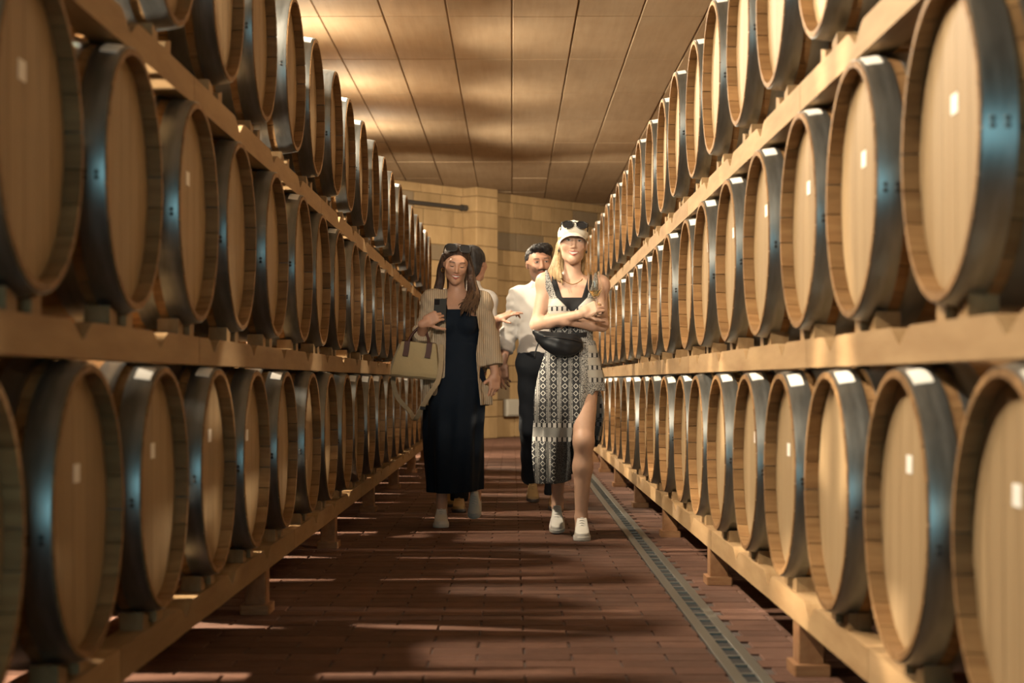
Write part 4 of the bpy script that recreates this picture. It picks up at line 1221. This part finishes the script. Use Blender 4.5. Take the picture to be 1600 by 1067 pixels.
# open striped shirt
SHIRT = striped_mat('striped_linen', (0.25, 0.185, 0.12), (0.40, 0.325, 0.235), 520.0)
g = G((-0.36, -0.26, 0.70), (0.38, 0.26, 1.47), 0.0048)
torso(g, J, 1.0, True, 0.016)
zs = [1.33, 1.15, 1.0, 0.88, 0.74]
fn, lo, hi = loft(zs, [0.005, 0.01, 0.01, 0.01, 0.012], [0.0]*3+[0.005, 0.01], [0.150, 0.165, 0.182, 0.198, 0.205], [0.115, 0.118, 0.128, 0.145, 0.15],
                  lambda a, z: np.clip((1.3-z)*0.03, 0, 0.010)*np.sin(a*9+z*6))
g.u((fn, lo, hi), 0.03)
for (a, b_, c) in ((J['sh_l'], el_l, wr_l), (J['sh_r'], el_r, wr_r)):
    limb(g, a, b_, 0.056, 0.062, 0.03); e = b_+(c-b_)*(0.45 if c is wr_l else 0.80); limb(g, b_, e, 0.062, 0.058, 0.02)
    d = (c-b_)/np.linalg.norm(c-b_); limb(g, e-d*0.025, e, 0.062, 0.060, 0.006)
    def cutter(x, y, z, d=d, e=e):
        along = (x-e[0])*d[0]+(y-e[1])*d[1]+(z-e[2])*d[2]
        r2 = (x-e[0])**2+(y-e[1])**2+(z-e[2])**2
        return np.where(r2 < 0.13**2, along-0.004, -1.0)
    g.keep(lambda x, y, z, c_=cutter, ex=e: np.where((np.abs(x) > 0.15)|(y < -0.15), c_(x, y, z), -1.0))
g.disp(lambda x, y, z: 0.0035*np.sin(z*75+x*30)*np.sin(x*50-y*40))
# front opening
zo = np.array([0.70, 0.90, 1.05, 1.20, 1.31, 1.41, 1.47])
xl = np.array([LW(698, 640)[0], LW(696, 595)[0], LW(697, 560)[0], LW(698, 518)[0], LW(698, 488)[0], LW(699, 460)[0], -0.05])
xr = np.array([LW(752, 640)[0], LW(747, 595)[0], LW(744, 560)[0], LW(749, 518)[0], LW(744, 488)[0], LW(733, 460)[0], 0.06])
def opening(x, y, z): return np.maximum(np.maximum(np.interp(z, zo, xl)-x, x-np.interp(z, zo, xr)), y-0.02)
g.keep(lambda x, y, z: -opening(x, y, z))
g.keep(lambda x, y, z: np.where(y > 0.02, z-1.445, -1.0))
link('shirt', g.mesh('shirt', SHIRT)[0], None, lw)
m = MB()     # collar points
for sg, xx in ((-1, LW(699, 458)[0]), (1, LW(734, 458)[0])):
    zt = LW(0, 452)[2]
    m.add([(xx, -0.05, zt), (xx+sg*0.050, -0.03, zt-0.005), (xx+sg*0.030, -0.088, zt-0.065), (xx-sg*0.004, -0.095, zt-0.055),
           (xx, -0.043, zt-0.006), (xx+sg*0.050, -0.023, zt-0.011), (xx+sg*0.030, -0.081, zt-0.068), (xx-sg*0.004, -0.088, zt-0.058)],
          [(0, 1, 2, 3), (7, 6, 5, 4), (0, 4, 5, 1), (1, 5, 6, 2), (2, 6, 7, 3), (3, 7, 4, 0)])
link('collar', m.mesh('collar', SHIRT), None, lw)
shoe(lw, V3(LW(690, 800)[0], 0.10, 0.004), V3(LW(690, 815)[0], -0.155, 0.0), (0, 0, 1), WHITE_SHOE, SOLE_W, LACE_W)
shoe(lw, V3(LW(744, 790, 0.3)[0], 0.335, 0.135), V3(LW(741, 800, 0.2)[0], 0.135, 0.030), (0, 0.5, 1), WHITE_SHOE, SOLE_W, LACE_W)
# hair
BROWN = hair_mat('dark_brown_hair', (0.014, 0.009, 0.007), (0.060, 0.032, 0.020))
hc = hfr[1]
g = G((-0.22, -0.22, 1.22), (0.24, 0.20, 1.76), 0.004)
g.u(ell((0, 0.026, 0.034), (0.085, 0.100, 0.088)), 0.01, hfr)
g.sub(ell((0, -0.110, -0.032), (0.059, 0.085, 0.090)), 0.008, hfr)
for i in range(7):
    t = i/6
    chain(g, [hc+V3(-0.066, 0.0, 0.045), hc+V3(-0.086-0.010*t, 0.02, -0.03), hc+V3(-0.085-0.024*t, 0.035, -0.10), hc+V3(-0.092-0.035*t, 0.02, -0.155)], 0.018, 0.010, 0.010)
for i in range(13):
    t = i/12
    chain(g, [hc+V3(0.066, 0.0, 0.045), hc+V3(0.084+0.008*t, 0.0, -0.04), hc+V3(0.082+0.030*t, -0.03-0.02*math.sin(i), -0.12), hc+V3(0.075+0.065*t, -0.105+0.05*t, -0.20), hc+V3(0.030+0.085*t, -0.135+0.04*t, -0.275-0.025*math.sin(i*1.7))],
          0.017, 0.006, 0.008, rm=0.014)
chain(g, [hc+V3(0.0, 0.10, 0.03), hc+V3(0.0, 0.12, -0.08), hc+V3(0.0, 0.12, -0.20)], 0.06, 0.05, 0.02)
link('hair', g.mesh('hair', BROWN, 0)[0], None, lw)
CARAMEL = hair_mat('caramel_hair', (0.060, 0.032, 0.016), (0.17, 0.10, 0.055))
m = MB(); rnd = random.Random(5)
for i in range(60):
    t = rnd.random(); j = lambda s: rnd.uniform(-s, s)
    m.tube([tuple(q) for q in spline([hc+V3(0.080, -0.02, 0.02), hc+V3(0.094+0.008*t, -0.02, -0.05), hc+V3(0.088+0.034*t+j(0.006), -0.055, -0.13), hc+V3(0.072+0.070*t+j(0.01), -0.125+0.05*t, -0.205), hc+V3(0.028+0.092*t+j(0.015), -0.150+0.04*t, -0.280+j(0.05))], 5)], 0.0019, 5)
link('hair_highlights', m.mesh('hair_highlights', CARAMEL, True), None, lw)
R_, c_, s_ = hfr
sunglasses(c_+R_ @ np.array((0, -0.058, 0.112)), LW.base, R_ @ rot(-48, 0, 0), 'dark square sunglasses pushed up into the dark-haired woman\'s hair', 0.066, 0.052, 3.6)
for sg in (-1, 1):
    cc = c_+R_ @ np.array((sg*0.078, -0.008, -0.046))
    link('hoop_earring', MB().tube([tuple(cc+0.013*np.array((0.55*math.cos(a), 0.8*math.cos(a), math.sin(a)))) for a in np.linspace(0, 2*PI, 15)], 0.003, 6).mesh('hoop_earring', GOLD, True), None, lw)
# phone
ph = empty('phone', tuple(np.array(LW.base)+LW(687.5, 485.0, -0.205)), tuple(Matrix(rot(14, 0, 12)).to_euler())); tag(ph, 'dark phone held up by the dark-haired woman', 'phone')
PH_M = flat('phone_back', (0.030, 0.034, 0.036), 0.35); PH_S = flat('phone_glass', (0.01, 0.01, 0.012), 0.08)
link('case', MB().cbox(-0.038, 0.038, -0.005, 0.005, -0.073, 0.073, 0.004).mesh('case', PH_M), None, ph)
link('camera_bump', MB().cbox(-0.034, -0.006, -0.0075, -0.005, 0.036, 0.068, 0.0015).mesh('camera_bump', PH_S), None, ph)
link('screen', MB().box(-0.035, 0.035, 0.005, 0.0056, -0.070, 0.070).mesh('screen', PH_S), None, ph)
# handbag hanging from the bent forearm
CANVAS = cloth_mat('canvas_beige', (0.34, 0.265, 0.145), 0.07, 60, 0.9)
BROWN_L = cloth_mat('brown_leather', (0.055, 0.020, 0.014), 0.2, 20, 0.45)
hb = empty('handbag', tuple(np.array(LW.base)+LW(650, 590, -0.10)), (0, math.radians(5), math.radians(-6))); tag(hb, 'beige canvas handbag with brown leather handles hanging on a forearm', 'bag')
g = G((-0.19, -0.10, -0.02), (0.19, 0.10, 0.27), 0.0045)
def bagf(x, y, z):
    hw = np.interp(z, [0.0, 0.03, 0.215], [0.146, 0.150, 0.106]); hd = np.interp(z, [0, 0.03, 0.215], [0.060, 0.064, 0.030])
    return np.maximum(np.maximum(np.abs(x)-hw, np.abs(y)-hd), np.maximum(-z, z-0.215))
g.f = bagf(*g.full()).astype(np.float32)
g.disp(lambda x, y, z: 0.002*np.sin(x*40+z*30))
link('body', g.mesh('body', CANVAS, 3)[0], None, hb)
link('top_zipper', MB().tube([(-0.104, 0, 0.217), (0.104, 0, 0.217)], 0.004, 6).mesh('top_zipper', BROWN_L, True), None, hb)
link('base_panel', MB().cbox(-0.148, 0.148, -0.064, 0.064, -0.006, 0.010, 0.004).mesh('base_panel', cloth_mat('base_canvas', (0.14, 0.105, 0.06), 0.1, 40)), None, hb)
def ribbon(pts, wv, t=0.003):
    vs = []; fs = []; pts = [np.array(p, float) for p in pts]; n_ = len(pts); wv = np.array(wv, float)
    for i, p in enumerate(pts):
        d = pts[min(i+1, n_-1)]-pts[max(i-1, 0)]; d /= np.linalg.norm(d)
        nn = np.cross(d, wv); nn /= np.linalg.norm(nn)+1e-9; ww = np.cross(nn, d)*np.linalg.norm(wv)
        vs += [tuple(p+ww+nn*t), tuple(p-ww+nn*t), tuple(p-ww-nn*t), tuple(p+ww-nn*t)]
    for k in range(n_-1):
        for q in range(4): fs.append((k*4+q, k*4+(q+1) % 4, (k+1)*4+(q+1) % 4, (k+1)*4+q))
    fs += [(0, 1, 2, 3), tuple((n_-1)*4+q for q in (3, 2, 1, 0))]
    return MB().add(vs, fs)
for yv in (-0.046, 0.046):
    h_ = link('handle', MB().tube([tuple(q) for q in spline([(-0.062, yv, 0.170), (-0.052, yv*0.8, 0.235), (-0.010, yv*0.5, 0.300), (0.030, yv*0.5, 0.300), (0.062, yv*0.8, 0.235), (0.070, yv, 0.170)], 5)], 0.008, 8).mesh('handle', BROWN_L, True), None, hb)
    for xx in (-0.064, 0.072):
        q = ribbon([(xx, yv*1.06, 0.215), (xx, yv*1.22, 0.165), (xx-0.004, yv*1.34, 0.125)], (0.017, 0, 0), 0.003)
        link('handle_tab', q.mesh('handle_tab', BROWN_L), None, h_)
o_ = LW(650, 590, -0.10)
B_ = lambda px, py, dy: LW(px, py, dy)-o_
link('long_strap', ribbon([tuple(q) for q in spline([B_(686, 535, -0.12), B_(689, 560, -0.17), B_(688, 590, -0.20), B_(676, 615, -0.22), B_(664, 640, -0.20), B_(655, 656, -0.15), B_(645, 645, -0.06), B_(620, 620, -0.04), B_(612, 580, -0.08), B_(622, 540, -0.10)], 5)], (0.014, 0.004, 0.0), 0.0025).mesh('long_strap', cloth_mat('webbing', (0.28, 0.22, 0.14), 0.1, 70)), None, hb)
q_ = B_(668, 636, -0.215)
link('strap_buckle', MB().cbox(q_[0]-0.017, q_[0]+0.017, q_[1]-0.006, q_[1]+0.006, q_[2]-0.010, q_[2]+0.010, 0.002).mesh('strap_buckle', FRAME_BLK), None, hb)

# ------------------------------------------------------------------ man in the white shirt
MW = Fig(846, 12.1)
J = dict(pelvis=MW(846, 562), waist=MW(846, 528), chest=MW(846, 487), neck=MW(846, 449), sh_l=MW(811, 466), sh_r=MW(884, 468))
hfr = (rot(2, -4, 8), MW(843, 411.5, -0.02), 1.10)
el_l, wr_l = MW(795, 522, 0.05), MW(786, 566, -0.02)
el_r, wr_r = MW(897, 522, 0.05), MW(902, 566, -0.02)
hip_l, hip_r = MW(828, 570), MW(865, 570)
kn_l, an_l = MW(829, 665, 0.12), MW(829, 745, 0.62)
kn_r, an_r = MW(866, 668, -0.10), MW(866, 768, -0.10)
g = G((-0.38, -0.36, 0.0), (0.38, 0.86, 1.92), 0.0055)
torso(g, J, 1.0, False)
arm(g, J['sh_l'], el_l, wr_l, 1.15); arm(g, J['sh_r'], el_r, wr_r, 1.15)
leg(g, hip_l, kn_l, an_l, 1.0); leg(g, hip_r, kn_r, an_r, 1.0)
g.u(cap(J['neck']+V3(0, 0.012, -0.03), hfr[1]+V3(0, 0.018, -0.05), 0.062, 0.058), 0.03)
head(g, hfr, False, 0.0)
hand(g, wr_l+V3(0, 0, -0.015), (0.05, -0.05, -1.0), (-0.5, -0.86, 0), 1, [(12, 16, 10), (16, 22, 14), (22, 28, 16), (28, 32, 20)], 10, 1.08)
hand(g, wr_r+V3(0, 0, -0.015), (-0.05, -0.05, -1.0), (0.5, -0.86, 0), -1, [(12, 16, 10), (16, 22, 14), (22, 28, 16), (28, 32, 20)], 10, 1.08)
me, v = g.mesh('person', SKIN_C, 1)
paint(me, v, face_layers(v, hfr, (0.26, 0.075, 0.06), (0.012, 0.009, 0.008), 0.0, (0.045, 0.026, 0.020)))
mn = person_body('person', me, MW.base, 'bearded man in a white shirt and black trousers walking behind the woman in the cap')
eyes(mn, hfr, 0.0048)
WHITE_SHIRT = cloth_mat('white_cotton', (0.46, 0.44, 0.42), 0.05, 20, 0.85)
g = G((-0.36, -0.28, 0.98), (0.36, 0.28, 1.66), 0.005)
torso(g, J, 1.0, False, 0.014)
g.u(cap(J['neck']+V3(0, 0.012, -0.03), J['neck']+V3(0, 0.010, 0.045), 0.078, 0.070), 0.02)
for (a, b_, c) in ((J['sh_l'], el_l, wr_l), (J['sh_r'], el_r, wr_r)):
    limb(g, a, b_, 0.072, 0.062, 0.03); e = b_+(c-b_)*0.62; limb(g, b_, e, 0.062, 0.054, 0.02)
    d = (c-b_)/np.linalg.norm(c-b_); limb(g, e-d*0.05, e, 0.060, 0.058, 0.006)
    g.keep(lambda x, y, z, d=d, e=e: np.where(np.abs(x-e[0]) < 0.10, (x-e[0])*d[0]+(y-e[1])*d[1]+(z-e[2])*d[2]-0.004, -1.0))
wz = MW(0, 552)[2]
g.keep(lambda x, y, z: np.where(np.abs(x) < 0.19, wz-z, -1.0))
nz = J['neck'][2]
g.keep(lambda x, y, z: np.maximum(z-nz-0.052-0.2*y, np.where((y < 0), (z-(nz-0.075))-8.0*np.abs(x), -1.0)*0.4))
g.disp(lambda x, y, z: 0.004*np.sin(z*55+x*35)*np.sin(x*30+y*35)+0.003*np.sin(z*110)*(np.abs(x) > 0.19))
link('shirt', g.mesh('shirt', WHITE_SHIRT)[0], None, mn)
m = MB()
for sg in (-1, 1):
    n0 = J['neck']
    m.add([tuple(n0+V3(sg*0.010, -0.082, -0.045)), tuple(n0+V3(sg*0.062, -0.045, 0.035)), tuple(n0+V3(sg*0.075, -0.065, -0.010)), tuple(n0+V3(sg*0.048, -0.098, -0.055)),
           tuple(n0+V3(sg*0.010, -0.074, -0.045)), tuple(n0+V3(sg*0.062, -0.037, 0.035)), tuple(n0+V3(sg*0.075, -0.057, -0.010)), tuple(n0+V3(sg*0.048, -0.090, -0.055))],
          [(0, 1, 2, 3), (7, 6, 5, 4), (0, 4, 5, 1), (1, 5, 6, 2), (2, 6, 7, 3), (3, 7, 4, 0)])
link('collar', m.mesh('collar', WHITE_SHIRT), None, mn)
TROUSER = cloth_mat('black_trousers', (0.008, 0.010, 0.014), 0.3, 20, 0.8)
def trousers(person, F_, J, legs, top, h=0.0055, w=1.0, ylo=-0.3, yhi=0.8):
    g = G((-0.30, ylo, 0.05), (0.30, yhi, top+0.05), h)
    g.u(ell(J['pelvis'], (0.168*w, 0.120*w, 0.13)), 0.06, None, 0.008); g.u(ell(J['waist'], (0.150*w, 0.106*w, 0.15)), 0.06, None, 0.006)
    for (a, b_, c) in legs: limb(g, a, b_, 0.094*w, 0.076*w, 0.04); limb(g, b_, c, 0.076*w, 0.068*w, 0.04)
    g.keep(lambda x, y, z: z-top)
    for (a, b_, c) in legs:
        d = (c-b_)/np.linalg.norm(c-b_)
        g.keep(lambda x, y, z, d=d, c=c: np.where((x-c[0])**2+(y-c[1])**2+(z-c[2])**2 < 0.03, (x-c[0])*d[0]+(y-c[1])*d[1]+(z-c[2])*d[2]-0.02, -1.0))
    g.disp(lambda x, y, z: 0.003*np.sin(z*40+x*20))
    return link('trousers', g.mesh('trousers', TROUSER)[0], None, person)
trousers(mn, MW, J, ((hip_l, kn_l, an_l), (hip_r, kn_r, an_r)), wz+0.012)
bt_ = link('belt', lathe_z([(0.158, -0.018), (0.158, 0.018), (0.150, 0.018), (0.150, -0.018)]).mesh('belt', BROWN_L, 'auto'), None, mn)
bt_.location = (float(J['waist'][0]), 0, wz+0.0); bt_.scale = (1.04, 0.76, 1)
SUEDE = cloth_mat('tan_suede', (0.24, 0.15, 0.065), 0.12, 25, 0.85); SOLE_D = flat('brown_sole', (0.045, 0.03, 0.022), 0.7)
shoe(mn, V3(MW(831, 760, 0.7)[0], 0.72, 0.06), V3(MW(833, 765, 0.6)[0], 0.47, 0.004), (0, 0.2, 1), SUEDE, SOLE_D, SUEDE, 1, True, 0.004)
shoe(mn, V3(MW(866, 775, 0)[0], 0.0, 0.004), V3(MW(868, 790, -0.2)[0], -0.27, 0.002), (0, 0, 1), SUEDE, SOLE_D, SUEDE, 1, True, 0.004)
BLACK_HAIR = hair_mat('black_hair', (0.006, 0.006, 0.007), (0.022, 0.020, 0.020), (60, 60, 30))
hc = hfr[1]
g = G(hc-0.18, hc+0.18, 0.0045)
g.u(ell((0, 0.030, 0.034), (0.086, 0.098, 0.088)), 0.01, hfr)
g.u(ell((0.004, -0.045, 0.098), (0.062, 0.045, 0.028)), 0.03, hfr)
g.u(ell((0.040, -0.020, 0.085), (0.045, 0.060, 0.035)), 0.03, hfr)
g.sub(ell((0, -0.115, -0.020), (0.074, 0.098, 0.092)), 0.008, hfr)
g.keep(lambda x, y, z: (hc[2]-0.055-(y-hc[1])*0.5)-z)
g.disp(lambda x, y, z: 0.003*np.sin(x*160+z*60)*np.sin(y*140+z*90))
link('hair', g.mesh('hair', BLACK_HAIR, 0)[0], None, mn)

# ------------------------------------------------------------------ person mostly hidden behind the dark-haired woman
HP = Fig(732, 12.0)
J = dict(pelvis=HP(722, 580), waist=HP(724, 540), chest=HP(728, 497), neck=HP(735, 452), sh_l=HP(692, 468), sh_r=HP(762, 470))
hfr = (rot(0, 4, 150), HP(741, 411, 0.0), 1.0)
el_r, wr_r = HP(768, 524, 0.0), HP(779, 498, -0.22)
el_l, wr_l = HP(682, 530, 0.02), HP(682, 575, -0.02)
hip_l, hip_r = HP(706, 582), HP(738, 582)
kn_l, an_l = HP(704, 680, 0.05), HP(700, 762, 0.25)
kn_r, an_r = HP(722, 685, -0.15), HP(717, 778, -0.22)
g = G((-0.38, -0.50, 0.0), (0.42, 0.50, 1.86), 0.006)
torso(g, J, 0.98, True)
arm(g, J['sh_l'], el_l, wr_l); arm(g, J['sh_r'], el_r, wr_r)
leg(g, hip_l, kn_l, an_l); leg(g, hip_r, kn_r, an_r)
g.u(cap(J['neck']+V3(0, 0.012, -0.03), hfr[1]+V3(0, 0.0, -0.05), 0.055, 0.05), 0.03)
head(g, hfr, True, 0.0)
hand(g, wr_r+V3(0.006, 0, 0.002), (0.80, -0.40, 0.34), (-0.30, -0.45, 0.85), 1, [(4, 6, 4), (10, 14, 8), (34, 40, 20), (40, 46, 25)], 5, 1.05, 9)
hand(g, wr_l, (0, -0.1, -1), (-0.6, -0.8, 0), 1, [(16, 20, 12)]*4, 15)
me, v = g.mesh('person', SKIN_C, 1)
paint(me, v, face_layers(v, hfr, (0.30, 0.08, 0.07), (0.012, 0.009, 0.008), 0.0))
hp = person_body('person', me, HP.base, 'black-haired person in white mostly hidden behind the dark-haired woman, one hand gesturing')
g = G((-0.36, -0.30, 0.98), (0.36, 0.28, 1.66), 0.006)
torso(g, J, 1.0, True, 0.014)
g.u(cap(J['neck']+V3(0, 0.012, -0.03), J['neck']+V3(0, 0.005, 0.055), 0.078, 0.068), 0.02)
for (a, b_, c) in ((J['sh_l'], el_l, wr_l), (J['sh_r'], el_r, wr_r)):
    limb(g, a, b_, 0.058, 0.052, 0.03); e = b_+(c-b_)*0.15; limb(g, b_, e, 0.052, 0.050, 0.02)
g.keep(lambda x, y, z: np.where(np.abs(x) < 0.17, 1.02-z, -1.0))
nz = J['neck'][2]
g.keep(lambda x, y, z: z-nz-0.06)
link('shirt', g.mesh('shirt', WHITE_SHIRT)[0], None, hp)
trousers(hp, HP, J, ((hip_l, kn_l, an_l), (hip_r, kn_r, an_r)), 1.06, 0.006, 0.92, -0.45, 0.45)
shoe(hp, V3(HP(717, 780, -0.2)[0], -0.12, 0.004), V3(HP(717, 790, -0.4)[0], -0.38, 0.002), (0, 0, 1), SUEDE, SOLE_D, SUEDE, 1, True, 0.005)
shoe(hp, V3(HP(702, 770, 0.3)[0], 0.36, 0.06), V3(HP(702, 780, 0.1)[0], 0.12, 0.004), (0, 0.2, 1), SUEDE, SOLE_D, SUEDE, 1, True, 0.005)
hc = hfr[1]
g = G(hc-0.22, hc+0.20, 0.005)
g.u(ell((0, 0.030, 0.030), (0.090, 0.104, 0.094)), 0.01, hfr)
g.u(ell((0, 0.060, -0.040), (0.080, 0.060, 0.070)), 0.02, hfr)
g.sub(ell((0, -0.115, -0.035), (0.070, 0.085, 0.092)), 0.008, hfr)
g.disp(lambda x, y, z: 0.002*np.sin(x*150)*np.sin(y*150+z*20))
link('hair', g.mesh('hair', BLACK_HAIR, 0)[0], None, hp)
